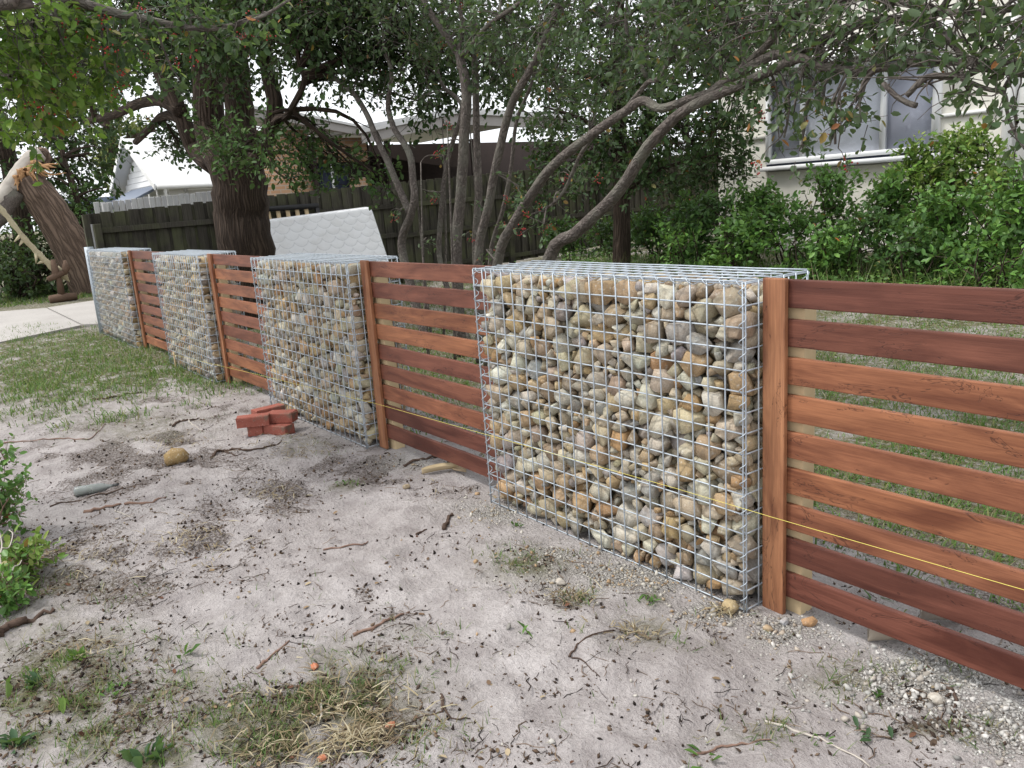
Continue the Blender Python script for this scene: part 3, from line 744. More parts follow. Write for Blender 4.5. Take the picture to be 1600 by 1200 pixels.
def gable_house():
    root = thing('gable_house', 'small white weatherboard house with a steep gable beyond the fences', 'house', (0, 0, 0))
    Y0, Y1, xl, xr, xa, ze, za = 7.25, 13.0, -33.0, -27.3, -30.1, 2.75, 4.15
    for k in range(22):
        z = .2 + k * .18
        if z + .18 > za: break
        t = max(0, (z + .18 - ze) / (za - ze)); a, b = xl + (xa - xl) * t, xr + (xa - xr) * t
        prism('weatherboard', [(Y0, z), (Y0 - .022, z + .006), (Y0 - .004, z + .178), (Y0 + .02, z + .178)], 0, a + .02, b - .02, M['white'], root)
    bxp('wall', (xr - .12, Y0 + .02, 0), (xr, Y1, ze - .02), M['white'], root)
    for k in range(13): prism('weatherboard', [(xr + .001, .2 + k * .19), (xr + .024, .206 + k * .19), (xr + .004, .384 + k * .19)], 1, Y0 + .03, Y1, M['white'], root)
    prism('roof', [(xl - .35, ze - .2), (xa, za + .06), (xr + .35, ze - .2), (xr + .35, ze - .12), (xa, za + .16), (xl - .35, ze - .12)], 1, Y0 - .42, Y1, M['roof'], root)
    for s in (-1, 1):
        xe = xl - .37 if s < 0 else xr + .37
        prism('barge_board', [(xa, za + .02), (xe, ze - .26), (xe, ze - .06), (xa, za + .22)], 1, Y0 - .47, Y0 - .425, M['white'], root)
    bxp('gutter', (xr + .352, Y0 - .4, ze - .24), (xr + .46, Y1, ze - .12), M['white'], root); bxp('downpipe', (xr + .03, Y0 + .5, 0), (xr + .11, Y0 + .58, ze - .2), M['white'], root)
    aw = prism('awning', [(Y0 - .03, 2.62), (Y0 - 1.1, 2.15), (Y0 - 1.1, 2.21), (Y0 - .03, 2.70)], 0, xl + 1.2, xr - .4, M['slate'], root)
    for k in range(4): bxp('awning_bar', (xr - .398 , Y0 - 1.0 + k * .25, 1.4), (xr - .36, Y0 - .95 + k * .25, 2.18 + k * .11), M['white'], aw)
    bxp('lean_to', (-33.5, 5.1, 1.9), (-31.2, 6.6, 2.5), M['slate'], root); bxp('lean_to_wall', (-33.4, 5.2, 0), (-31.3, 6.5, 1.9), M['white'], root)
gable_house()

def cream_house():
    Y = 13.0; root = thing('cream_house', 'cream panel-clad house with a wide white-framed window behind the shrubs', 'house', (0, 0, 0))
    P = lambda x, y: ony(x, y, Y)
    wl, wr = P(1203, 250)[0], P(1458, 232)[0]; zs = P(1300, 241)[2]; zt = P(1450, 84)[2]
    xL = P(1120, 200)[0]; xR = P(1566, 200)[0]
    mid = P(1500, 178)[2]
    # cladding sheets round the opening, joints recessed against a backing
    bxp('wall_core', (xL, Y + .05, 0), (wl - .05, Y + .2, 5.6), M['cream'], root); bxp('wall_core', (wr + .05, Y + .05, 0), (xR, Y + .2, 5.6), M['cream'], root)
    bxp('wall_core', (wl - .05, Y + .05, 0), (wr + .05, Y + .2, zs - .1), M['cream'], root); bxp('wall_core', (wl - .05, Y + .05, zt + .1), (wr + .05, Y + .2, 5.6), M['cream'], root)
    jx = P(1309, 260)[0]
    for a, b, z0, z1 in ((xL, wl - .06, .2, mid - .02), (xL, wl - .06, mid + .02, 5.5), (wl - .05, jx - .012, .2, zs - .22), (jx + .012, wr + .05, .2, zs - .22), (wr + .07, xR - .02, .2, mid - .02), (wr + .07, xR - .02, mid + .02, 5.5), (wl - .05, wr + .06, zt + .45, 5.5)):
        o = rounded_box('cladding_sheet', (b - a, .02, z1 - z0), .003, M['cream'], root, 1); o.location = ((a + b) / 2, Y + .04, (z0 + z1) / 2)
    bxp('batten', (wr + .09, Y - .02, mid - .025), (xR, Y + .03, mid + .03), M['white'], root); bxp('batten', (jx - .03, Y + .004, .2), (jx + .03, Y + .03, zs - .23), M['cream'], root); bxp('batten', (xL, Y - .02, mid - .03), (wl - .07, Y + .03, mid + .03), M['cream'], root)
    bxp('base_board', (xL, Y + .01, 0), (xR, Y + .028, .6), M['cream'], root)
    win = link('window', None, root)
    T = M['trim']; f = .07
    bxp('window_frame', (wl - .06, Y - .05, zs - .08), (wl + .02, Y + .06, zt + .08), T, win); bxp('window_frame', (wr - .02, Y - .05, zs - .08), (wr + .09, Y + .06, zt + .08), T, win)
    bxp('window_frame', (wl + .02, Y - .05, zt), (wr - .02, Y + .06, zt + .08), T, win); bxp('window_frame', (wl + .02, Y - .05, zs - .08), (wr - .02, Y + .06, zs), T, win)
    bxp('sill', (wl - .12, Y - .13, zs - .20), (wr + .12, Y + .03, zs - .12), T, win); bxp('painted_sill_shadow', (wl - .06, Y - .02, zs - .12), (wr + .06, Y + .03, zs - .08), M['blue'], win)  # solid dark strip painted in for the shadow between frame and sill
    m1, m2 = P(1255, 200)[0], P(1381, 180)[0]
    for x in (m1, m2): bxp('mullion', (x - .04, Y - .045, zs), (x + .04, Y + .055, zt), T, win)
    cols = ((.40, .40, .44), (.90, .90, .97), (.62, .62, .72))
    for k, (a, b) in enumerate(((wl + .02, m1 - .04), (m1 + .04, m2 - .04), (m2 + .04, wr - .02))):
        g = Geo(); g.add([(a, Y + .005, zs), (b, Y + .005, zs), (b, Y + .005, zt), (a, Y + .005, zt)], [(0, 1, 2, 3)]); g.build('pane', M['pane'], win, colour=False)
        bl = m_plain('drawn_blind', cols[k], .8, .05, 2); bxp('blind', (a, Y + .045, zs), (b, Y + .055, zt), bl, win)
    # small hood over the window and the white return to the right
    prism('window_hood', [(Y - .45, zt + .10), (Y + .04, zt + .34), (Y + .04, zt + .42), (Y - .47, zt + .16)], 0, wl - .2, wr + .22, T, root)
    bxp('corner_board', (xR, Y - .02, 0), (xR + .12, Y + .2, 5.6), M['white'], root)
    bxp('white_return', (xR + .12, Y + .06, 0), (xR + 6, Y + .2, 5.6), M['white'], root)
    z2 = P(1590, 100)[2]; bxp('batten', (xR + .12, Y + .02, z2), (xR + 6, Y + .06, z2 + .06), M['trim'], root)
    bxp('eave', (xL - .5, Y - .7, 5.6), (xR + 6.2, Y + 6, 5.75), M['white'], root); bxp('back_wall', (xL, Y + .2, 0), (xL + .15, Y + 6, 5.6), M['cream'], root)
cream_house()

# ------------------------------------------------------------------ trees
LEAF_V = [(0, 0, 0), (.28, .25, .07), (.70, .24, .06), (1, 0, -.03), (.70, -.24, .06), (.28, -.25, .07)]
LEAF_Q = [(0, 3, 2, 1), (0, 5, 4, 3)]
G_DARK = np.array([(.014, .036, .014), (.020, .048, .018), (.028, .060, .022), (.018, .040, .022), (.036, .070, .026)])
G_MID = np.array([(.040, .095, .025), (.055, .120, .030), (.070, .140, .040), (.045, .090, .035), (.090, .150, .045)])
G_COTO = np.array([(.028, .058, .030), (.038, .072, .036), (.050, .085, .042), (.032, .060, .038), (.060, .095, .050), (.075, .11, .06)])
G_BRIGHT = np.array([(.10, .20, .022), (.15, .27, .032), (.07, .15, .022), (.19, .30, .05), (.24, .30, .08)])
G_FAR = np.array([(.05, .075, .03), (.065, .09, .04), (.04, .06, .03), (.085, .105, .05)])
G_YEL = np.array([(.16, .18, .05), (.12, .15, .045), (.20, .21, .07)])

def smooth_poly(P, n=4):
    P = np.asarray(P, float)
    if len(P) < 3: return P
    out = []
    Q = np.vstack([2 * P[0] - P[1], P, 2 * P[-1] - P[-2]])
    for i in range(1, len(Q) - 2):
        for t in np.linspace(0, 1, n, endpoint=False):
            a, b, c, d = Q[i - 1], Q[i], Q[i + 1], Q[i + 2]
            out.append(.5 * (2 * b + (c - a) * t + (2 * a - 5 * b + 4 * c - d) * t * t + (3 * b - a - 3 * c + d) * t ** 3))
    out.append(P[-1]); return np.array(out)

class Tree:
    def __init__(s, name, label, base, bark, cat='tree', group=None):
        s.root = thing(name, label, cat, base, 0, group); s.base = np.asarray(base, float); s.bark = bark; s.nodes = []; s.noder = []
        s.tw = Geo(); s.lf = Geo(); s.be = Geo()
    def limb(s, pts, r0, r1, name='limb', sides=10, rough=.012, power=1.0):
        P = smooth_poly(pts); k = len(P); r = r0 + (r1 - r0) * np.linspace(0, 1, k) ** power
        w_ = np.cumsum(rng.normal(size=(k, 3)), 0) * r[:, None] * .05; w_ -= np.linspace(0, 1, k)[:, None] * w_[-1]
        P = P + w_
        g = Geo(); g.tube(P - s.base, r, sides, rough=rough, bark=True); g.build(name, s.bark, s.root, smooth=True)
        s.nodes.append(P); s.noder.append(r)
    def twig(s, a, b, r0, r1, sag=.0, n=4, sides=4):
        t = np.linspace(0, 1, n)[:, None]; P = a + (b - a) * t; L = np.linalg.norm(b - a)
        P = P + np.sin(t * math.pi) * (rng.normal(size=3) * .10 * L + np.array([0, 0, sag * L])) 
        s.tw.tube(P - s.base, r0 + (r1 - r0) * t[:, 0], sides, cap=False, bark=True); return P
    def cluster(s, c, rad, ntw, leaf, pal, per=9, tl=(.18, .42), droop=-.25, connect=True, berries=0.0, autumn=0.0, flat=.5, thin=1.0, outward=.6):
        """twigs with leaves spread through an ellipsoid round c, tied back to the nearest limb"""
        c = np.asarray(c, float); rad = np.broadcast_to(np.asarray(rad, float), (3,))
        if connect and s.nodes:
            N = np.vstack(s.nodes); RR = np.concatenate(s.noder)
            k = np.argmin(((N - c) ** 2).sum(1)); L = np.linalg.norm(c - N[k])
            hub = s.twig(N[k], c, min(RR[k] * .6, .006 + .010 * L) * thin, .006 * thin, .12, 7, 6)
        else: hub = np.array([c, c])
        u = rng.normal(size=(ntw, 3)); u /= np.linalg.norm(u, axis=1)[:, None]; u *= rng.random(ntw)[:, None] ** .45
        st = c + u * rad * .8
        if connect:
            for i in range(0, ntw, 2):
                h = hub[rng.integers(len(hub) // 2, len(hub))]; s.twig(h, st[i], .0045 * thin, .003 * thin, .05, 4, 3)
        dr = u * outward + rng.normal(size=(ntw, 3)) * .6 + np.array([0, 0, droop]); dr /= np.linalg.norm(dr, axis=1)[:, None]
        ln = rng.uniform(tl[0], tl[1], ntw)
        if connect:
            for i in range(0, ntw): s.twig(st[i], st[i] + dr[i] * ln[i], .0028 * thin, .0012 * thin, .06, 3, 3)
        tt = (np.arange(per) + .6) / per
        pos = (st[:, None] + dr[:, None] * (ln[:, None] * tt[None])[..., None]).reshape(-1, 3)
        n = len(pos); pos = pos + rng.normal(size=pos.shape) * leaf * .3
        d = np.repeat(dr, per, 0) * .5 + rng.normal(size=(n, 3)) * .75 + np.array([0, 0, -.15])
        R = frames(d, None, flat)
        L = leaf * rng.uniform(.6, 1.25, n); S = np.stack([L, L * rng.uniform(.75, 1.15, n), L], -1)
        col = pal[rng.integers(len(pal), size=n)] * rng.uniform(.7, 1.3, n)[:, None]
        if autumn:
            a = rng.random(n) < autumn; col[a] = np.array([(.42, .12, .03), (.36, .22, .06), (.34, .30, .13), (.30, .06, .03)])[rng.integers(4, size=a.sum())]
        s.lf.batch(LEAF_V, LEAF_Q, None, pos - s.base, R, S, col)
        if berries:
            for i in np.where(rng.random(ntw) < berries)[0]:
                e = st[i] + dr[i] * ln[i] * .9; k = rng.integers(6, 14)
                bp = e + rng.normal(size=(k, 3)) * .022 - s.base
                s.be.batch(OCT_V, None, OCT_T, bp, rand_rot(k), np.full(k, .0065) * rng.uniform(.8, 1.2, k), np.array([(.42, .020, .018)] * k) * rng.uniform(.6, 1.2, k)[:, None])
    def finish(s, leafmat):
        if s.tw.n: s.tw.build('twigs', s.bark, s.root, smooth=True, kind='stuff')
        if s.lf.n: s.lf.build('crown', leafmat, s.root)
        if s.be.n: s.be.build('berries', M['berry'], s.root, smooth=True, kind='stuff')
_t6 = (1 + 5 ** .5) / 2
OCT_V = np.array([(1, 0, 0), (-1, 0, 0), (0, 1, 0), (0, -1, 0), (0, 0, 1), (0, 0, -1)], float)
OCT_T = [(0, 2, 4), (2, 1, 4), (1, 3, 4), (3, 0, 4), (2, 0, 5), (1, 2, 5), (3, 1, 5), (0, 3, 5)]
M['berry'] = m_plain('berry', (1, 1, 1), .35, .1, 30, .5, tint=True)

def px(L, Y): return [ony(x, y, Y if np.isscalar(Y) else Y[0] + (Y[1] - Y[0]) * i / (len(L) - 1)) for i, (x, y) in enumerate(L)]

# the many-stemmed tree with red berries, in the yard behind the two nearest baskets
YB = 4.5
t2base = ony(722, 470, YB); t2base = np.array([t2base[0], YB, float(gz(t2base[0], YB))])
T2 = Tree('berry_tree', 'many-stemmed grey-barked tree with small red berries leaning over the baskets', t2base, M['bark_grey'])
def foot(x, dy=0.0):
    p = ony(x, 500, YB + dy); return np.array([p[0], YB + dy, float(gz(p[0], YB + dy)) - .05])
def pxm(pxr, Y=YB): return .80 * pxr / FPX * (Y / 4.5) * 7.6      # pixels of width -> metres at the tree
T2.limb([foot(668)] + px([(634, 412), (630, 370), (642, 340), (649, 310), (647, 280), (640, 238), (620, 206), (609, 180), (607, 160), (612, 107), (590, 57), (575, -40), (560, -160)], YB), pxm(11), pxm(3), 'stem')
T2.limb(px([(641, 335), (624, 298), (608, 260), (586, 214), (572, 180), (550, 145), (507, 110), (475, 75), (450, 37), (410, -30), (380, -120)], (YB, 4.0)), pxm(8.5), pxm(3), 'stem')
T2.limb([foot(718)] + px([(716, 400), (722, 300), (727, 225), (730, 150), (722, 100), (717, 82)], YB), pxm(12.5), pxm(9), 'stem')
T2.limb(px([(717, 84), (702, 62), (687, 42), (662, 0), (640, -60), (600, -160)], (YB, 4.1)), pxm(7.5), pxm(3), 'stem')
T2.limb(px([(718, 88), (732, 78), (762, 42), (800, 15), (850, -30), (900, -110)], (YB, 4.1)), pxm(5), pxm(2.5), 'stem')
T2.limb(px([(717, 86), (722, 37), (717, 0), (712, -120), (730, -260)], YB), pxm(5.5), pxm(2), 'stem')
T2.limb([foot(752, .2)] + px([(744, 400), (748, 300), (745, 225), (742, 100), (739, 0), (736, -120), (745, -260)], YB + .2), pxm(9.5), pxm(5), 'stem')
T2.limb([foot(735, .35)] + px([(690, 420), (690, 330), (700, 250), (722, 175), (712, 150), (690, 130), (672, 60), (650, -20)], YB + .35), pxm(7), pxm(2.5), 'stem')
T2.limb([foot(745, -.1)] + px([(748, 405), (762, 330), (778, 250), (800, 165), (832, 105), (857, 50), (875, 0), (900, -90), (910, -200)], YB - .1), pxm(10), pxm(4), 'stem')
T2.limb([foot(770, .1)] + px([(766, 410), (785, 330), (798, 260), (806, 190), (830, 130), (848, 60)], YB + .15), pxm(5.5), pxm(2.5), 'stem')
T2.limb([foot(755, -.25)] + px([(778, 410), (806, 345), (837, 297), (865, 260), (920, 215), (975, 175), (1005, 157), (1030, 169), (1075, 155), (1120, 140), (1150, 112), (1200, 68), (1228, 38), (1265, 8), (1310, -60)], (YB - .25, 3.9)), .048, .013, 'stem', power=.85)
T2.limb([foot(800, -.35)] + px([(857, 407), (900, 367), (940, 330), (975, 288), (1005, 240), (1040, 200), (1065, 177), (1100, 157), (1150, 135), (1200, 112), (1250, 90), (1285, 102), (1340, 108), (1400, 100), (1470, 96), (1600, 97), (1720, 100)], (YB - .35, 3.6)), .055, .010, 'stem', power=.8)
T2.limb(px([(1105, 150), (1150, 118), (1205, 88), (1255, 82), (1310, 48), (1375, 32), (1450, 35), (1480, 62), (1520, 100), (1560, 112), (1620, 116), (1750, 90)], (4.0, 3.5)), .030, .008, 'limb')
T2.limb(px([(1450, 35), (1475, 10), (1500, -30), (1560, -100)], (3.7, 3.5)), .018, .009, 'limb')
T2.limb(px([(1532, 106), (1500, 120), (1450, 120), (1416, 150)], (3.55, 3.45)), .015, .012, 'limb'); T2.limb(px([(1380, 130), (1400, 150), (1418, 160), (1432, 165)], 3.45), .011, .012, 'limb')
T2.limb(px([(1500, 122), (1540, 138), (1570, 147), (1575, 180), (1590, 215), (1610, 245)], (3.5, 3.3)), .010, .004, 'limb')
T2.limb(px([(1200, 70), (1240, 20), (1330, -5), (1420, 5), (1500, 20), (1600, 12), (1700, 0)], (4.0, 3.4)), .022, .009, 'limb')
T2.limb(px([(1010, 120), (985, 70), (978, 30), (985, -50)], 4.4), pxm(3.5), pxm(2), 'limb'); T2.limb(px([(975, 175), (1010, 130), (1030, 120), (1060, 60), (1075, -40)], 4.3), pxm(4), pxm(2), 'limb')
T2.limb(px([(925, 215), (905, 245), (880, 300), (850, 330)], 4.3), pxm(3.5), pxm(2), 'limb')
for a, b in ((664, -.3), (672, .1), (690, .4), (705, -.2), (742, .5)):          # thin upright suckers
    q0 = foot(a, b); q1 = ony(a + rng.uniform(-30, 20), rng.uniform(150, 260), YB + b); T2.limb([q0, (q0 + q1) / 2 + rng.normal(size=3) * .03, q1], .016, .006, 'sucker', 6)
C2 = G_COTO
def scatter2(L, **kw):
    for x, y, Y, r, n in L: T2.cluster(ony(x, y, Y), r, max(2, int(n * kw.get('mul', 1.55))), kw.get('leaf', .052), kw.get('pal', C2), kw.get('per', 9), kw.get('tl', (.15, .34)), kw.get('droop', -.3), True, kw.get('berries', .012), kw.get('autumn', .012), .7)
# upper crown (mostly above the frame), right-hand sprays, hanging sprigs
scatter2([(470, 60, 4.1, .38, 26), (520, 20, 4.0, .40, 30), (560, -60, 4.0, .5, 30), (610, 30, 4.3, .42, 30), (660, 90, 4.5, .34, 22), (640, -60, 4.2, .5, 30), (720, -20, 4.4, .5, 34), (700, 60, 4.7, .34, 24), (790, 20, 4.4, .45, 34), (850, 60, 4.6, .40, 30), (800, 100, 4.9, .35, 22), (880, 10, 4.3, .45, 34), (940, 40, 4.4, .42, 34), (960, 110, 4.6, .36, 26), (1020, 30, 4.3, .42, 34), (1010, 95, 4.5, .30, 22), (1080, 60, 4.2, .40, 34), (1080, 0, 4.0, .42, 34), (1140, 20, 4.0, .40, 34), (1130, 90, 4.1, .26, 18), (560, 110, 4.3, .28, 16), (520, 130, 4.2, .24, 13), (455, 95, 4.0, .26, 14), (590, 150, 4.4, .18, 8), (660, 150, 4.6, .2, 10),
          (745, 55, 4.6, .4, 26), (785, 95, 4.8, .36, 22), (830, 50, 4.6, .4, 26), (690, 20, 4.6, .4, 24), (600, 70, 4.6, .3, 16), (760, -120, 4.3, .6, 34), (900, -120, 4.2, .6, 34), (1050, -120, 4.0, .6, 34), (1200, -110, 3.8, .55, 34), (640, -180, 4.2, .6, 30), (500, -140, 4.0, .55, 30), (880, 150, 4.7, .28, 16), (930, 180, 4.7, .24, 13), (850, 200, 4.8, .22, 10)])
scatter2([(1200, 20, 3.9, .32, 28), (1260, 40, 3.85, .28, 24), (1250, 0, 3.7, .30, 26), (1320, 15, 3.7, .26, 22), (1330, 75, 3.8, .20, 15), (1290, 80, 3.75, .20, 16), (1370, 0, 3.6, .26, 20), (1380, 70, 3.7, .16, 10), (1430, 15, 3.6, .24, 18), (1440, 75, 3.6, .14, 8), (1500, 25, 3.5, .24, 18), (1540, 70, 3.5, .18, 11), (1570, 10, 3.4, .24, 16), (1590, 60, 3.4, .18, 11), (1600, 100, 3.4, .14, 7), (1220, 110, 3.9, .18, 12), (1250, 130, 3.8, .15, 10), (1560, 140, 3.4, .12, 6), (1510, 145, 3.45, .10, 4), (1590, 190, 3.3, .10, 5), (1545, 120, 3.4, .11, 5), (1350, -70, 3.5, .4, 26), (1480, -60, 3.4, .4, 24), (1620, -30, 3.3, .36, 20)], leaf=.047, per=8, tl=(.10, .22), autumn=.02, berries=.004, mul=.8)
scatter2([(1275, 150, 3.7, .12, 8), (1300, 160, 3.65, .11, 7), (1330, 165, 3.6, .09, 5), (1310, 205, 3.6, .08, 5), (1240, 175, 3.8, .12, 7), (1225, 215, 3.85, .11, 6), (1255, 240, 3.85, .07, 3), (1215, 150, 3.9, .14, 9), (1305, 225, 3.6, .05, 3), (1345, 190, 3.6, .06, 3)], leaf=.050, per=6, tl=(.06, .16), autumn=.12, berries=.07, mul=1.0)
scatter2([(690, 245, 4.4, .10, 3), (755, 330, 4.4, .10, 3), (690, 300, 4.4, .08, 2), (830, 335, 4.2, .14, 5), (850, 350, 4.2, .10, 4), (790, 360, 4.3, .12, 4), (620, 330, 4.4, .12, 3), (660, 380, 4.4, .10, 3), (760, 390, 4.3, .09, 3), (870, 300, 4.4, .18, 7), (810, 290, 4.5, .2, 7), (900, 260, 4.5, .2, 9), (700, 220, 4.4, .08, 3), (740, 360, 4.4, .06, 2)], leaf=.048, per=6, tl=(.08, .2), berries=.25, autumn=.06, mul=1.2)
for x, y, Y, r, n in [(1230, 70, 3.9, .3, 14), (1300, 60, 3.8, .3, 14), (1380, 60, 3.7, .28, 13), (1450, 70, 3.6, .28, 13), (1520, 70, 3.5, .26, 12), (1580, 60, 3.45, .26, 12), (1350, 110, 3.7, .2, 10), (1480, 110, 3.55, .2, 9)]:
    c0 = ony(x, y, Y); N_ = np.vstack(T2.nodes); k_ = np.argsort(((N_ - c0) ** 2).sum(1))[:12]      # bare interlaced twigs
    for q in range(n):
        a_ = N_[k_[rng.integers(12)]]; T2.twig(a_, c0 + rng.normal(size=3) * (r, r * .6, r * .45), .005, .0015, .1, 6, 4)
T2.finish(M['leaf'])

# the big rough-barked tree in front of the paling fence
Y1 = 4.0
t1b = onx(384, 400, -11.65); t1b = np.array([t1b[0], t1b[1], float(gz(t1b[0], t1b[1]))])
T1 = Tree('rough_bark_tree', 'big dark tree with a thick furrowed trunk beside the mattress', t1b, M['bark_rough'])
f0 = ony(396, 520, Y1); f0[2] = -.1; mm = lambda p: p / FPX * 11.4
T1.limb([f0] + px([(390, 460), (384, 400), (374, 330), (368, 270), (362, 240)], Y1), mm(45), mm(40), 'trunk', 22, .03)
T1.limb(px([(356, 262), (340, 230), (330, 200), (322, 120), (312, 40), (300, -60), (290, -200)], Y1), mm(30), mm(14), 'trunk', 16)
T1.limb(px([(385, 262), (382, 230), (372, 200), (368, 130), (360, 50), (350, -50), (345, -200)], Y1 + .2), mm(28), mm(13), 'trunk', 16)
T1.limb(px([(335, 258), (305, 235), (292, 205), (278, 165), (255, 120), (225, 60), (200, -20), (180, -150)], (Y1, 3.6)), mm(16), mm(9), 'limb', 14)
T1.limb(px([(282, 175), (250, 158), (215, 165), (175, 181), (135, 190)], (3.8, 3.5)), mm(11), mm(7), 'limb', 12); T1.limb(px([(150, 188), (142, 165), (130, 140), (100, 110)], (3.5, 3.3)), mm(7), mm(4), 'limb', 10)
T1.limb(px([(288, 190), (262, 180), (240, 195), (212, 222)], (3.9, 3.8)), mm(9), mm(6), 'limb', 12)
T1.limb(px([(398, 250), (420, 205), (430, 168), (420, 120), (412, 70), (400, 0), (390, -100)], Y1), mm(13), mm(7), 'limb', 12)
T1.limb(px([(405, 262), (430, 190), (448, 180), (475, 130), (470, 105)], Y1 - .1), mm(6), mm(3), 'limb', 10)
def scatter1(L, leaf=.085, pal=G_DARK, per=9, tl=(.25, .5), mul=2.5):
    for x, y, Y, r, n in L: T1.cluster(ony(x, y, Y), r, int(n * mul), leaf, pal, per, tl, -.2, True, 0, .004, .7, 1.6)
scatter1([(60, 60, 3.2, .8, 40), (130, 90, 3.4, .8, 44), (110, 20, 3.2, .8, 40), (190, 60, 3.5, .8, 44), (250, 30, 3.7, .8, 46), (240, 95, 3.8, .6, 38), (300, 90, 4.1, .6, 34), (310, 20, 4.0, .7, 46), (350, 60, 3.7, .6, 30), (370, 10, 4.1, .7, 46), (360, 120, 3.9, .35, 14), (420, 50, 4.0, .6, 34), (440, 10, 3.9, .7, 44), (470, 40, 3.9, .5, 28), (500, 20, 4.0, .6, 36), (545, 50, 4.3, .6, 32), (600, 20, 4.6, .7, 36), (640, 90, 4.9, .5, 24), (560, 90, 4.5, .4, 18), (740, 40, 5.8, .7, 30), (780, 100, 6.0, .5, 20), (690, 60, 5.2, .6, 30), (690, 130, 5.2, .3, 14), (660, 160, 5.2, .22, 8), (90, 140, 3.3, .5, 26), (170, 110, 3.6, .5, 30), (265, 205, 4.0, .24, 14), (300, 130, 4.3, .3, 12), (345, 100, 4.4, .4, 18), (280, 225, 4.0, .25, 12), (330, 60, 4.3, .5, 24),
          (200, 0, 3.6, .7, 40), (280, 60, 4.2, .6, 34), (400, 0, 4.2, .7, 36), (330, -40, 4.0, .9, 44), (450, -40, 4.1, .9, 40), (560, -20, 4.5, .8, 34), (120, -80, 3.4, 1.0, 40), (250, -90, 3.8, 1.0, 44), (380, -90, 4.0, 1.0, 44), (500, -90, 4.2, 1.0, 40), (620, -80, 4.8, .9, 34)])  # unseen clusters above the frame added to shade the limbs below
scatter1([(345, 215, 3.4, .28, 16), (380, 230, 3.4, .30, 18), (410, 215, 3.6, .28, 16), (420, 240, 3.5, .28, 16), (350, 245, 3.4, .2, 9), (325, 195, 3.5, .25, 12), (470, 240, 4.2, .28, 16), (490, 270, 4.4, .28, 16), (520, 245, 4.5, .3, 18), (550, 260, 4.6, .3, 17), (585, 270, 4.7, .24, 12), (500, 215, 4.3, .25, 12), (480, 190, 4.2, .3, 14), (455, 280, 4.1, .16, 7), (600, 285, 4.8, .12, 5)], .075, G_MID, 8, (.15, .35), 1.3)
T1.finish(M['leaf_dark'])

# overhanging tree whose trunk stands outside the picture, street side
t0b = np.array([-6.6, -2.1, float(gz(-6.6, -2.1))])
T0 = Tree('overhanging_tree', 'bright green leafy boughs with red berries hanging over the street side', t0b, M['bark_grey'])
T0.limb([t0b + (0, 0, -.1), t0b + (.05, .1, 1.2), t0b + (.1, .3, 2.4), t0b + (.2, .7, 3.4), t0b + (.4, 1.0, 4.4)], .17, .06, 'trunk', 14)
T0.limb([t0b + (.1, .3, 2.3), t0b + (.5, 1.2, 2.75)] + [ond(20, -40, 5.5), ond(70, -30, 5.6), ond(140, 10, 5.7), ond(240, 33, 5.7), ond(320, 45, 5.6), ond(400, 30, 5.5), ond(460, -5, 5.5)], .05, .006, 'limb', 8)
T0.limb([t0b + (.12, .35, 2.6), ond(-30, 10, 5.2), ond(12, 4, 5.1), ond(26, -8, 5.0), ond(60, -60, 5)], .045, .02, 'limb', 8); T0.limb([t0b + (.1, .3, 2.2), ond(-60, 130, 6.2), ond(10, 110, 6.4), ond(70, 120, 6.6)], .035, .008, 'limb', 7)
for x, y, d, r, n in [(20, 40, 5.6, .30, 26), (60, 70, 5.9, .32, 28), (20, 110, 6.0, .34, 30), (80, 120, 6.3, .32, 26), (40, 165, 6.2, .30, 24), (110, 60, 6.2, .30, 22), (75, 25, 5.8, .30, 22), (0, 10, 5.4, .3, 20), (-40, 80, 5.6, .4, 26), (150, 105, 6.5, .22, 9), (95, 165, 6.5, .24, 12), (140, 140, 6.6, .18, 6), (185, 90, 6.4, .2, 7), (160, 60, 6.2, .2, 8), (125, 35, 6.0, .2, 12), (120, 100, 6.3, .2, 9)]:
    T0.cluster(ond(x, y, d), r, int(n * 1.6), .066, G_BRIGHT, 8, (.14, .30), -.35, True, .02, .01, .7)
for x, y, d, r, n in [(150, 30, 5.7, .16, 9), (185, 55, 5.7, .16, 9), (210, 20, 5.7, .18, 10), (250, 45, 5.7, .15, 9), (280, 30, 5.6, .14, 8), (330, 50, 5.6, .13, 7), (170, 75, 5.7, .10, 5), (300, 15, 5.6, .16, 9), (270, 110, 5.7, .10, 6), (100, 72, 5.6, .06, 4), (370, 35, 5.5, .12, 6), (165, 110, 5.7, .06, 4), (410, 20, 5.5, .15, 8), (230, 70, 5.7, .1, 5)]:
    T0.cluster(ond(x, y, d), r, n, .058, G_COTO, 7, (.08, .2), -.3, True, .22, .03, .7)
T0.finish(M['leaf_bright'])

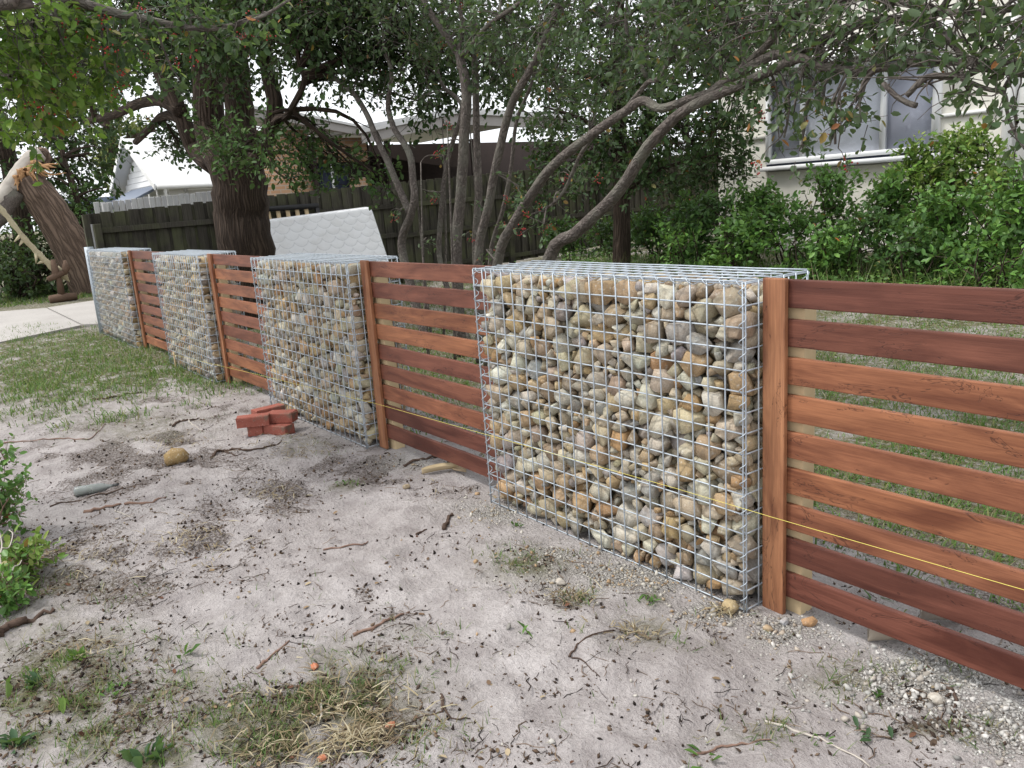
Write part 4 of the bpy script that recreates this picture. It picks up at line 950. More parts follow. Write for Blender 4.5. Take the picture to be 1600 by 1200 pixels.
# dense evergreen behind the berry tree, inside the yard
tb = np.array([-9.6, 9.4, float(gz(-9.6, 9.4))])
TB = Tree('evergreen_tree', 'dense dark evergreen filling the corner behind the berry tree', tb, M['bark_rough'])
TB.limb([tb + (0, 0, -.1), tb + (.1, 0, 1.3), tb + (0, .1, 2.6), tb + (.2, 0, 4.2), tb + (.1, .1, 6)], .16, .05, 'trunk', 12)
for k in range(9):
    a = k * 2.4; z = 1.3 + k * .42; TB.limb([tb + (0, 0, z), tb + (math.cos(a) * .9, math.sin(a) * .8, z + .35), tb + (math.cos(a) * 2.0, math.sin(a) * 1.6, z + .5)], .05, .012, 'limb', 8)
for x, y, Y, r, n in [(820, 60, 9.8, .9, 34), (860, 130, 9.6, .8, 34), (900, 60, 9.6, .9, 36), (960, 90, 9.5, .9, 36), (1020, 60, 9.4, .9, 36), (930, 150, 9.4, .8, 36), (1000, 150, 9.3, .8, 36), (1060, 110, 9.2, .8, 34), (1110, 60, 9.2, .8, 32), (880, 200, 9.5, .7, 30), (950, 215, 9.3, .7, 32), (1010, 215, 9.2, .7, 32), (1070, 200, 9.1, .6, 26), (1120, 190, 9.1, .45, 16), (850, 250, 9.6, .5, 20), (920, 260, 9.4, .6, 24), (1000, 270, 9.2, .4, 14), (870, 0, 9.6, 1, 34), (1000, -10, 9.4, 1, 34), (1110, 0, 9.2, .9, 30), (940, -90, 9.4, 1.1, 34), (1060, -90, 9.3, 1.1, 34), (800, 120, 9.9, .5, 16), (1180, 40, 9.1, .7, 22), (1170, 140, 9.1, .3, 8), (1095, 262, 11.9, .7, 26), (1060, 290, 11.9, .6, 20), (1130, 225, 12.0, .6, 22), (1070, 225, 12.0, .7, 24), (1150, 270, 12.0, .5, 16), (830, 310, 9.5, .4, 12)]:
    TB.cluster(ony(x, y, Y), r, int(n * 2.2), .10, G_DARK, 9, (.25, .5), -.2, True, 0, .02, .7, 1.4)
TB.finish(M['leaf_dark'])

def far_tree(name, label, base, h, blobs_, leaf, pal, group=None, cat='tree'):
    b = np.asarray(base, float); T = Tree(name, label, b, M['bark_rough'], cat, group)
    T.limb([b + (0, 0, -.2), b + (.1, .1, h * .3), b + (-.1, 0, h * .65), b + (.1, .2, h)], h * .035, h * .008, 'trunk', 10)
    for k in range(6):
        a = k * 2.4 + 1; z = h * (.3 + .1 * k); T.limb([b + (0, 0, z), b + (math.cos(a) * h * .12, math.sin(a) * h * .12, z + h * .05), b + (math.cos(a) * h * .25, math.sin(a) * h * .25, z + h * .07)], h * .012, h * .004, 'limb', 7)
    for x, y, X, r, n in blobs_: T.cluster(onx(x, y, X), r, n, leaf, pal, 9, (.4, .9), -.15, True, 0, .0, .7, 2.5)
    T.finish(M['leaf_dark'])
far_tree('dark_tree', 'dark spreading tree over the broken trunk beyond the driveway', onx(45, 440, -25), 8.5, [(20, 270, -24, 1.5, 34), (70, 250, -25, 1.5, 38), (120, 225, -25, 1.4, 36), (150, 210, -26, 1.0, 26), (30, 190, -25, 1.6, 36), (90, 170, -26, 1.6, 38), (150, 150, -26, 1.5, 34), (110, 290, -25, .8, 20), (140, 262, -25, .7, 18), (60, 300, -26, .8, 18), (20, 120, -25, 1.6, 30), (-40, 220, -24, 1.6, 30), (130, 310, -26, .8, 20), (185, 165, -26, .7, 14)], .17, G_DARK)
far_tree('yellow_green_tree', 'yellow-green tree rising behind the white gable house', onx(190, 330, -42), 9.5, [(185, 215, -42, .9, 30), (175, 245, -42, .9, 30), (200, 205, -42, .6, 18), (165, 225, -42, .7, 22), (180, 275, -42, .8, 22), (200, 240, -43, .7, 20), (220, 200, -43, .6, 12)], .26, G_YEL)  # yellow-green is the foliage's own colour
far_tree('leafy_tree', 'mid-green tree between the broken trunk and the dark fence', onx(125, 380, -23.5), 3.6, [(110, 330, -23.5, .8, 30), (135, 315, -23.5, .7, 26), (120, 360, -23.2, .7, 26), (90, 370, -23.2, .8, 26), (150, 330, -23.8, .4, 12), (140, 345, -23.5, .5, 16)], .13, G_MID)
for k, (x, y, X, r, n, pal, lab) in enumerate([(20, 430, -22.5, (1.0, 1.1, .9), 90, G_DARK, 'dark rounded shrub on the verge beneath the hanging torn branch'), (75, 420, -23.2, (1.0, 1.1, 1.0), 90, G_DARK, 'dark shrub behind the timber stump ornament'), (5, 385, -23.5, (.9, 1.0, .9), 70, G_MID, 'lighter green shrub at the foot of the dark spreading tree')]):
    c = onx(x, y, X); b = np.array([c[0], c[1], -.05]); T = Tree('verge_shrub', lab, b, M['bark_rough'], 'shrub', 'shrubs beyond the driveway')
    for q in range(5): T.limb([b, b + (rng.normal() * .3, rng.normal() * .3, .5), c + rng.normal(size=3) * .35], .03, .008, 'stem', 6)
    T.cluster(c, r, n, .13, pal, 9, (.25, .6), .1, True, 0, 0, .7, 2); T.cluster(c - (0, 0, .5), r, n // 2, .13, pal, 9, (.25, .6), .1, True, 0, 0, .7, 2); T.finish(M['leaf'])

# ------------------------------------------------------------------ shrubs in front of the cream house
def shrub(x, ytop, Y, half, pal, label, leaf=.088, n=26, fill=1.0):
    """upright leafy shrub: px column x, top at ytop, standing on the ground at depth Y"""
    top = ony(x, ytop, Y); b = np.array([top[0], Y, float(gz(top[0], Y))]); h = top[2] - b[2]
    T = Tree('shrub', label, b, M['bark_rough'], 'shrub', 'shrubs in front of the cream house')
    for k in range(5):
        e = b + np.array([rng.normal() * half * .5, rng.normal() * half * .4, h * rng.uniform(.7, .95)]); T.limb([b + rng.normal(size=3) * (.08, .08, 0), (b + e) / 2 + rng.normal(size=3) * .08, e], .016, .005, 'stem', 6)
    m = max(7, int(h * half * 25 * fill))
    for k in range(m):
        t = rng.random() ** .75; a = rng.uniform(0, 2 * math.pi); rr = half * math.sqrt(rng.random()) * (1 - .45 * t)
        c = b + np.array([math.cos(a) * rr, math.sin(a) * rr * .8, .08 + t * (h - .16)])
        T.cluster(c, .20, int(n * .5), leaf, pal, 7, (.08, .22), .35, True, 0, .006, .5, 1.0, .8)
    T.finish(M['shrub'])
SH_A = np.array([(.09, .21, .042), (.13, .28, .055), (.18, .34, .075), (.065, .155, .036), (.115, .24, .06)])
SH_B = np.array([(.14, .26, .040), (.20, .31, .06), (.26, .33, .08), (.11, .21, .04)])
SH_C = np.array([(.045, .110, .030), (.060, .135, .036), (.08, .165, .048)])
for a in [(955, 345, 10.6, .6, SH_C, 'small dark shrub at the foot of the paling fence'),
          (890, 350, 10.2, .6, SH_C, 'low dark shrub behind the leaning stems, by the fence rails'),
          (1070, 345, 9.4, .6, SH_A, 'low fresh-green shrub at the lawn edge under the dark ones'),
          (1155, 345, 9.4, .6, SH_A, 'low bushy shrub in front of the bushy green one'),
          (1275, 360, 9.4, .55, SH_A, 'small round green shrub at the lawn edge below the window'),
          (1545, 375, 9.4, .55, SH_A, 'small green shrub at the lawn edge before the white corner board'),
          (1030, 330, 10.2, .75, SH_C, 'dark glossy shrub under the leaning stems'),
          (1105, 310, 9.9, .75, SH_C, 'dark green shrub between the leaning stems and the bare-stemmed one'),
          (1180, 300, 10.6, .7, SH_A, 'bushy green shrub beside the left edge of the window'),
          (1235, 320, 9.9, .6, SH_A, 'low green shrub in front of the window\'s left pane'),
          (1295, 265, 10.9, .5, SH_A, 'upright glossy-leaved shrub below the window\'s middle pane'),
          (1345, 330, 9.9, .65, SH_C, 'low dark shrub in front of the bare wall below the window'),
          (1400, 280, 10.8, .6, SH_A, 'green shrub below the right-hand pane'),
          (1445, 218, 11.2, .75, SH_B, 'tall yellow-green shrub reaching the window\'s right pane'),
          (1520, 205, 11.4, .75, SH_B, 'tallest yellow-green shrub beside the white corner board'),
          (1490, 300, 10.2, .7, SH_A, 'broad fresh-green shrub in front of the two tall ones'),
          (1570, 330, 10.0, .5, SH_A, 'narrow green shrub beside the white corner board'),
          (1630, 270, 10.2, .7, SH_A, 'green shrub in front of the white wall return'),
          (1420, 360, 9.6, .55, SH_C, 'small dark shrub at the lawn edge below the tall yellow-green ones')]:
    shrub(*a)

# ------------------------------------------------------------------ broken tree beyond the driveway
def broken_tree():
    X = -22.0; P = lambda x, y, X_=X: onx(x, y, X_); b = P(150, 462); b[2] = -.1
    root = thing('broken_tree', 'leaning old trunk snapped off at the top with torn orange wood', 'tree', b); mm_ = .0152
    def part(nm, pts, r0, r1, mat, sides=16, rough=.07):
        Q = smooth_poly(pts, 5); g = Geo(); k = len(Q); g.tube(Q - b, r0 + (r1 - r0) * np.linspace(0, 1, k), sides, rough=rough, bark=True); return g.build(nm, mat, root, smooth=True)
    part('trunk', [b, P(128, 415), P(103, 370), P(78, 330), P(56, 298), P(42, 276)], 32 * mm_, 22 * mm_, M['bark_old'], 20, .05)
    part('broken_limb', [P(64, 240), P(48, 250), P(28, 275), P(5, 305), P(-40, 345), P(-120, 400)], 12 * mm_, 12 * mm_, M['bark_pale'], 14, .05)
    part('broken_limb', [P(26, 300), P(12, 318), P(-10, 345), P(-60, 400), P(-110, 440)], 14 * mm_, 13 * mm_, M['bark_grey'], 14, .05)
    part('knuckle', [P(56, 245), P(66, 238), P(72, 246), P(70, 258)], 9 * mm_, 6 * mm_, M['bark_old'], 12, .15)
    for k, (a, c, w_) in enumerate([((50, 262), (104, 270), 6), ((46, 258), (88, 262), 8), ((56, 264), (80, 276), 5), ((34, 268), (44, 292), 7), ((28, 266), (34, 296), 7), ((40, 270), (50, 290), 5), ((22, 275), (28, 298), 6), ((48, 270), (66, 276), 6), ((30, 272), (22, 292), 5), ((60, 262), (94, 256), 4), ((44, 262), (70, 268), 9), ((36, 266), (40, 286), 9), ((30, 264), (38, 300), 5), ((42, 264), (60, 284), 5), ((52, 258), (84, 270), 5)]):
        A, B = P(*a), P(*c, X + rng.uniform(.1, .5)); A = A + (.25, 0, 0)
        g = Geo(); mid = (A + B) / 2 + rng.normal(size=3) * .05; g.tube(smooth_poly([A, mid, B], 4) - b, np.linspace(w_ * mm_ * .6, .006, 9), 5, rough=.35); g.build('splinter', M['torn'], root)
    return root
broken_tree()
def torn_branch():
    P = lambda x, y: onx(x, y, -20.6); b = P(-10, 316)
    root = thing('torn_branch', 'torn strip of pale yellow wood hanging from the broken limb', 'branch', b)
    g = Geo(); Q = smooth_poly([b, P(8, 334), P(30, 362), P(56, 392), P(80, 416), P(96, 428), P(109, 440)], 5)
    k = len(Q); r = .055 + .05 * np.exp(-((np.linspace(0, 1, k) - .78) / .12) ** 2); r[-4:] *= np.linspace(.9, .2, 4); g.tube(Q - b, r, 8, rough=.18); g.build('strip', M['straw_wood'], root)
    for a, c in (((34, 366), (22, 378)), ((38, 372), (30, 384)), ((70, 408), (58, 412)), ((58, 395), (56, 412)), ((92, 426), (84, 434))):
        g = Geo(); g.tube(np.array([P(*a), P(*c)]) - b, [.05, .008], 5, rough=.2); g.build('splinter', M['straw_wood'], root)
torn_branch()
def ornament():
    bm_ = m_plain('brown_timber', (.115, .075, .053), .85, .4, 8, .2, 0, .5); p = groundpt(100, 470); root = thing('timber_ornament', 'brown timber post with short cross pieces standing on a log', 'ornament', p)
    g = Geo(); g.tube([(.02, -.28, .06), (0, 0, .075), (.0, .27, .07)], [.09, .1, .085], 12, rough=.06); g.build('log', bm_, root, True)
    g = Geo(); g.tube([(0, -.02, .12), (0, -.02, .45), (.01, -.05, .62), (0, -.06, .92)], [.07, .06, .08, .05], 8, rough=.08); g.build('post', bm_, root)
    g = Geo(); g.tube([(.03, -.24, .50), (.02, -.05, .56), (.03, .10, .62)], [.06, .08, .05], 8, rough=.1); g.build('cross_piece', bm_, root)
    g = Geo(); g.tube([(.02, .10, .58), (.0, .17, .72), (0, .17, .88)], [.05, .09, .03], 8, rough=.1); g.build('cross_piece', bm_, root)
ornament()

# ------------------------------------------------------------------ loose bricks
def m_redbrick():
    m = NT('red_brick'); p = m.obj; n = m.noise(p, 30, 5); f = m.noise(p, 140, 3)
    c = m.mix(n, (.22, .065, .048), (.38, .135, .10)); c = m.mix(m.step(f, .62, .75), c, (.55, .42, .36)); c = m.mix(m.math('MULTIPLY', m.step(m.noise(p, 14, 4), .56, .66), .7), c, (.16, .13, .10))
    m.bump(m.math('ADD', n, f), .5, .006); return m.done(c, .9, .15)
M['brick'] = m_redbrick()
G0 = groundpt(418, 678); er = np.array([.32, .947, 0]); ef = np.array([-.947, .32, 0]); ya = math.atan2(er[1], er[0])
bme = None
for r, f, lv, yaw, lab in [(.075, .00, 0, -42, 'red brick on the ground, bottom of the pile, corner toward the sand'), (.115, .055, 1, -30, 'red brick with a broken mossy end, on top of the pile'), (-.085, .045, 1, -6, 'red brick lying on top of the pile with its long side bare'), (-.060, .13, 0, 78, 'red brick half hidden under the pile, set crosswise'), (.03, .235, 1, 25, 'red brick at the back of the pile, nearest the basket')]:
    p = G0 + er * r + ef * f; z = float(gz(p[0], p[1])) * .5 + G0[2] * .5 - .006 + .0385 + lv * .0775
    if bme is None: o = rounded_box('brick', (.23, .11, .076), .006, M['brick'], None, 2, .0022); bme = o.data
    elif 'mossy' in lab: o = rounded_box('brick', (.215, .11, .076), .006, M['brick'], None, 2, .0035)
    else: o = link('brick', bme)
    o.location = (p[0], p[1], z); o.rotation_euler = (0, 0, ya + math.radians(yaw)); tag(o, lab, 'brick', 'loose bricks by the basket')

# ------------------------------------------------------------------ loose rocks and chips
def rock(name, x, y, size, col, label, cat='rock', mat=None, flat=.65, group=None, sink=.25):
    n = 40; u = rng.normal(size=(n, 3)); u /= np.linalg.norm(u, axis=1)[:, None]; u *= np.array([1, .75, flat]) * size / 2 * rng.uniform(.8, 1.1, n)[:, None]
    bm = bmesh.new(); [bm.verts.new(p) for p in u]; bmesh.ops.convex_hull(bm, input=bm.verts[:]); bmesh.ops.delete(bm, geom=[v for v in bm.verts if not v.link_faces], context='VERTS')
    bmesh.ops.subdivide_edges(bm, edges=bm.edges[:], cuts=1); 
    for v in bm.verts: v.co += v.co.normalized() * rng.normal() * size * .018
    bmesh.ops.triangulate(bm, faces=bm.faces); bm.verts.index_update()
    g = Geo(); g.add([v.co[:] for v in bm.verts], None, [[v.index for v in f.verts] for f in bm.faces], col); bm.free()
    o = g.build(name, mat or M['stone']); p = groundpt(x, y); o.location = (p[0], p[1], p[2] + size * flat * (.5 - sink)); o.rotation_euler = (0, 0, rng.uniform(0, 6)); return tag(o, label, cat, group)
rock('rock', 276, 722, .21, (.30, .21, .09), 'brown earthy rock alone among bark litter on the sand', flat=.62)
for x, y, s, c, l in [(960, 857, .075, (.55, .49, .33), 'cream stone spilled at the foot of the nearest basket'), (1265, 976, .060, (.46, .27, .14), 'orange stone in the gravel by the panel post'), (941, 858, .045, (.42, .40, .36), 'small grey stone beside the cream stone'), (977, 868, .04, (.45, .38, .27), 'small tan stone just below the cream stone'), (1140, 955, .085, (.46, .37, .21), 'flat ochre stone under the corner of the nearest basket'),
                      (1226, 975, .045, (.40, .42, .45), 'bluish stone in the gravel beside the orange stone'), (635, 763, .05, (.43, .36, .25), 'tan stone lying out from the middle slat panel'), (876, 913, .05, (.50, .47, .42), 'pale angular stone among grass tufts by the basket'), (1462, 1097, .055, (.52, .50, .45), 'flat white stone at the edge of the pale gravel'), (1200, 985, .04, (.46, .36, .24), 'brown pebble at the foot of the panel post')]:
    rock('loose_stone', x, y, s, c, l, 'stone', group='stones spilled by the fence', sink=.18)
for x, y, s, l in [(492, 1043, .042, 'orange brick chip on bare sand'), (610, 1135, .038, 'orange brick chip in the straw and grass patch'), (505, 1186, .040, 'orange brick chip below the pile of straw')]:
    rock('brick_chip', x, y, s, (.50, .17, .09), l, 'brick chip', group='brick chips on the sand', flat=.5)

# ------------------------------------------------------------------ glass bottle
def bottle():
    m = NT('bottle_glass'); m.b.inputs['Transmission Weight'].default_value = .85; m.done(m.mix(m.noise(m.obj, 20, 4), (.62, .68, .64), (.85, .90, .88)), m.n('MapRange', {0: m.noise(m.obj, 9, 4), 3: .04, 4: .5}).outputs[0], .5)
    a, b = groundpt(118, 776), groundpt(172, 760); d = b - a; d[2] = 0; L = .25; d /= np.linalg.norm(d)
    root = thing('glass_bottle', 'clear empty glass bottle lying on the sand', 'bottle', (a[0], a[1], a[2] + .030), math.atan2(d[1], d[0]))
    prof = [(0, .0), (0, .026), (.004, .031), (.03, .032), (.14, .032), (.165, .027), (.19, .016), (.225, .013)]
    g = Geo(); n = 24; th = np.arange(n) * 2 * math.pi / n
    v = np.vstack([np.stack([np.full(n, x), r * np.cos(th), r * np.sin(th)], -1) for x, r in prof] + [np.stack([np.full(n, x), r * np.cos(th), r * np.sin(th)], -1) for x, r in [(.225, .010), (.19, .0125), (.163, .0235), (.14, .029), (.03, .029), (.008, .027), (.006, .0)]])
    k = len(v) // n; q = [(i * n + j, i * n + (j + 1) % n, (i + 1) * n + (j + 1) % n, (i + 1) * n + j) for i in range(k - 1) for j in range(n)]
    g.add(v, q); g.build('body', m.m, root, True)
    g = Geo(); g.tube([(.218, 0, 0), (.25, 0, 0)], [.0155, .0155], 16); g.build('cap', m_plain('dark_cap', (.03, .03, .03), .5), root)
bottle()

# ------------------------------------------------------------------ sticks, roots, bark
def stick(L, r, label, mat=None, name='stick', cat='stick', lift=.6, side=None, taper=.5):
    P = np.array([groundpt(x, y) for x, y in L]); P = smooth_poly(P, 5); 
    P[:, 2] = gz(P[:, 0], P[:, 1]) + r * lift; b = P[0].copy(); k = len(P)
    P[1:-1] += rng.normal(size=(k - 2, 3)) * r * .35
    o = thing(name, label, cat, b, 0, 'sticks and roots on the sand') if side else None
    g = Geo(); g.tube(P - b, r * np.linspace(1, taper, k), 8, rough=.22); s = g.build('stem' if side else name, mat or M['twig'], o, True)
    if not side: s.location = tuple(b); return tag(s, label, cat, 'sticks and roots on the sand')
    for L2 in side:
        Q = smooth_poly(np.array([groundpt(x, y) for x, y in L2]), 5); Q[:, 2] = gz(Q[:, 0], Q[:, 1]) + r * .4; g = Geo(); g.tube(Q - b, r * np.linspace(.7, .3, len(Q)), 6, rough=.12); g.build('twig', mat or M['twig'], o, True)
M['twig_pale'] = m_plain('bleached_twig', (.46, .42, .37), .9, .25, 30); M['twig_brown'] = m_plain('brown_stick', (.20, .13, .10), .9, .4, 25, .15, 0, .4)
stick([(131, 800), (160, 795), (190, 789)], .011, 'thick brown stick just below the glass bottle', M['twig_brown']); stick([(195, 789), (230, 783), (260, 778)], .009, 'brown stick end to end with the thick one below the bottle', M['twig_brown'])
stick([(78, 792), (110, 785), (150, 772), (190, 765), (228, 757)], .005, 'long thin root passing under the glass bottle')
stick([(330, 717), (350, 705), (372, 702), (390, 706), (420, 698), (440, 690)], .009, 'dark crooked root beside the brown rock', side=[[(350, 705), (365, 712), (378, 710)]])
stick([(-20, 697), (20, 692), (60, 687), (100, 686), (130, 687), (150, 678), (165, 662)], .006, 'long bent brown stick near the bright grass verge', M['twig_brown'])
stick([(145, 624), (165, 624), (185, 620), (222, 613)], .010, 'dark short root near the grass verge'); stick([(270, 668), (280, 660), (295, 657), (310, 655)], .010, 'dark root hooked at one end, behind the brown rock')
stick([(295, 657), (305, 668), (320, 672)], .005, 'pale thin root touching the hooked dark root', M['twig_pale'])
stick([(553, 994), (590, 980), (615, 968), (640, 957)], .007, 'straight reddish stick on open pale sand', M['twig_brown']); stick([(402, 1046), (420, 1030), (452, 1002)], .006, 'short reddish stick with a dark tip', M['twig_brown'])
stick([(694, 828), (700, 814), (706, 804)], .011, 'stubby dark stick out from the middle slat panel'); stick([(651, 836), (660, 831), (667, 828)], .006, 'tiny dark stick beside the stubby one')
stick([(890, 1030), (900, 1012), (908, 1002), (960, 986)], .0045, 'thin forked dark twig beside a grass tuft', side=[[(893, 1029), (908, 1030), (920, 1042), (937, 1058)]])
stick([(1082, 1182), (1120, 1170), (1160, 1163), (1205, 1157)], .0045, 'long reddish twig on the smooth damp sand', M['twig_brown']); stick([(1195, 1128), (1250, 1145), (1300, 1165), (1360, 1200)], .0045, 'long pale dry stalk on the smooth damp sand', M['twig_pale'])
stick([(-15, 1000), (20, 985), (50, 972), (86, 955)], .020, 'thick dark slab of bark near the bleached dead twig', taper=.4); stick([(-10, 985), (30, 972), (60, 965)], .008, 'dark stick alongside the thick slab of bark')
stick([(632, 730), (645, 722), (665, 718), (692, 713)], .010, 'black root half buried under the middle slat panel'); stick([(692, 1112), (690, 1085), (700, 1118), (735, 1124)], .004, 'small wiry forked root on pale sand', side=[[(692, 1112), (660, 1120), (640, 1130)]])
stick([(505, 860), (560, 852), (575, 846)], .005, 'short split stick with a pale core', M['twig_brown']); stick([(180, 800), (192, 803), (210, 806)], .004, 'tiny white twig below the thick brown stick', M['twig_pale'])
stick([(1478, 1076), (1492, 1083), (1494, 1100), (1490, 1115)], .006, 'dark curled root on the pale gravel'); stick([(502, 1095), (503, 1115), (500, 1126)], .004, 'white forked twig in the straw patch', M['twig_pale'], side=[[(502, 1126), (487, 1115)]])
def bark_strip(x, y, L, W, curl, yaw, col, label):
    m_ = m_plain('dry_bark', col, .85, .3, 14, .2, 0, .4); nu, nv = 14, 7; u = np.linspace(-1, 1, nu); v = np.linspace(-1, 1, nv); U, V = np.meshgrid(u, v, indexing='ij')
    wd = W / 2 * (1 - .75 * np.abs(U) ** 2.2); Z = curl * (V ** 2) * W * .7 + .03 * L * (1 - U ** 2) + .006; th = .004
    top = np.stack([U * L / 2, V * wd, Z], -1).reshape(-1, 3); bot = top - (0, 0, th)
    i, j = np.meshgrid(np.arange(nu - 1), np.arange(nv - 1), indexing='ij'); k = (i * nv + j).ravel(); q = np.stack([k, k + nv, k + nv + 1, k + 1], -1)
    g = Geo(); n = nu * nv; ring = [(a, 0) for a in range(nu)] + [(nu - 1, b) for b in range(1, nv)] + [(a, nv - 1) for a in range(nu - 2, -1, -1)] + [(0, b) for b in range(nv - 2, 0, -1)]
    r = [a * nv + b for a, b in ring]; side = [(r[t], r[t - 1], r[t - 1] + n, r[t] + n) for t in range(len(r))]
    g.add(np.vstack([top, bot]), np.vstack([q, q[:, ::-1] + n, side])); o = g.build('bark_strip', m_, smooth=True, colour=False); p = groundpt(x, y); o.location = (p[0], p[1], p[2] + .004); o.rotation_euler = (0, 0, yaw); tag(o, label, 'bark', 'curled bark strips by the fence')
bark_strip(688, 738, .22, .055, .8, 1.2, (.50, .40, .25), 'curled tan bark strip on the ground by the middle slat panel'); bark_strip(718, 738, .10, .06, .4, .3, (.42, .33, .22), 'small broken tan bark piece next to the curled strip')
bark_strip(1395, 1003, .17, .09, .9, .9, (.36, .31, .25), 'curled grey bark piece under the long slat panel'); bark_strip(1480, 972, .18, .08, .8, .8, (.44, .40, .35), 'pale bark piece seen between the lowest boards of the long panel')
def dead_twig():
    p0 = groundpt(6, 960); root = thing('dead_twig', 'bleached white branching dead twig standing by the leafy weed', 'twig', p0); D = np.linalg.norm(p0 - CAM)
    P = lambda x, y, k=0.0: ond(x, y, D + k)
    for L, r in [([(4, 962), (6, 930), (8, 918)], .006), ([(8, 918), (3, 890), (0, 870), (3, 850), (-3, 825)], .005), ([(8, 918), (16, 900), (22, 885)], .0045), ([(3, 890), (-8, 875)], .004), ([(3, 856), (14, 855), (20, 835), (14, 828)], .003), ([(0, 842), (-6, 830)], .003), ([(22, 885), (30, 882), (34, 875)], .003), ([(8, 920), (20, 918), (33, 906)], .003)]:
        Q = smooth_poly([P(x, y, .04 * i) for i, (x, y) in enumerate(L)], 4); g = Geo(); g.tube(Q - p0, np.linspace(r, r * .6, len(Q)), 6); g.build('twig', M['twig_pale'], root, True)
dead_twig()

# ------------------------------------------------------------------ weeds
LEAFW_V = [(0, 0, 0), (.25, .14, .10), (.65, .17, .20), (1, 0, .10), (.65, -.17, .20), (.25, -.14, .10)]
def weed(x, y, n, leaf, pal, label, up=.4, spread=.02, h=0.0):
    p = groundpt(x, y); root = thing('weed', label, 'weed', p, 0, 'weeds growing in the sand')
    a = rng.uniform(0, 6.283, n); d = np.stack([np.cos(a), np.sin(a), rng.uniform(0, up * 2, n)], -1)
    g = Geo(); pos = np.stack([rng.normal(size=n) * spread, rng.normal(size=n) * spread, .002 + rng.random(n) * h], -1); L = leaf * rng.uniform(.6, 1.1, n)
    g.batch(LEAFW_V, LEAF_Q, None, pos, frames(d, None, .25), L, pal[rng.integers(len(pal), size=n)] * rng.uniform(.8, 1.2, n)[:, None]); g.build('leaves', M['grass'], root)
    g = Geo(); g.tube([(0, 0, -.02), (0, 0, .004 + h * .8)], .003, 5); g.build('stem', M['twig'], root)
W1 = np.array([(.07, .16, .03), (.10, .21, .04), (.05, .12, .03)]); W2 = np.array([(.035, .085, .045), (.05, .11, .06), (.03, .07, .035)]); W3 = np.array([(.15, .24, .05), (.11, .20, .04)])
for a in [(232, 1188, 16, .075, W2, 'blue-green rosette weed with upright leaves', .9), (24, 1165, 18, .07, W2, 'dark drooping rosette weed', .5), (178, 1077, 26, .028, W1, 'small round bright green clover patch', .5, .025), (6, 1085, 5, .085, W3, 'upright broad yellow-green seedling', 1.6), (282, 1025, 4, .06, W1, 'two-bladed green seedling on bare sand', .9), (102, 1108, 4, .06, W3, 'pointed yellow-green seedling alone on the sand', 1.3), (122, 1030, 16, .045, W3, 'bright grassy weed beside straw', .8, .015), (60, 1068, 14, .055, W2, 'dark green rosette with folded leaves', .6),
          (824, 990, 5, .045, W1, 'two-leaved seedling on open sand', .6), (1350, 1149, 9, .042, W2, 'flat dark green leaf clump on damp sand', .15, .02), (1015, 940, 16, .030, W1, 'low green weed in the gravel by the basket', .5, .02), (1376, 1090, 10, .03, W1, 'green weed at the gravel edge', .7, .015), (1283, 1158, 5, .028, W1, 'tiny round-leaved weed beside the dry stalk', .3, .02), (806, 823, 10, .03, W1, 'green sprout against the foot of the nearest basket', .8, .01), (1105, 1190, 6, .05, W1, 'broad-leaved weed beside the reddish twig', .4), (545, 755, 14, .03, W1, 'small bright weed between the bricks and the middle panel', .6, .03), (130, 1025, 8, .03, W1, 'cluster of small leaves by the straw', .6, .02), (50, 1055, 6, .04, W3, 'pale weed above the dark rosette', .8)]:
    weed(*a)
def leafy_weed(x, y, hpx, wpx, n, pal, label, leaf=.045):
    p = groundpt(x, y); D = np.linalg.norm(p - CAM) / FPX; T = Tree('leafy_weed', label, p, M['twig_brown'], 'weed', 'leafy weeds by the dead twig')
    for k in range(6):
        e = p + np.array([rng.normal() * wpx * D * .5, rng.normal() * wpx * D * .5, hpx * D * rng.uniform(.5, .9)]); T.limb([p, (p + e) / 2 + (0, 0, .04), e], .006, .002, 'stem', 5)
    for k in range(n):
        c = p + np.array([rng.normal() * wpx * D * .5, rng.normal() * wpx * D * .5, hpx * D * rng.uniform(.15, .9)]); T.cluster(c, .07, 7, leaf, pal, 6, (.04, .11), .3, True, 0, .01, .5, .6)
    T.finish(M['shrub'])
leafy_weed(-5, 845, 115, 55, 26, SH_A, 'leafy green bush sprawling onto the sand above the dead twig'); leafy_weed(40, 905, 40, 30, 9, SH_B, 'low yellow-green weed between the bush and the dead twig'); leafy_weed(10, 955, 40, 22, 8, SH_A, 'low grassy weed at the foot of the dead twig', .04)

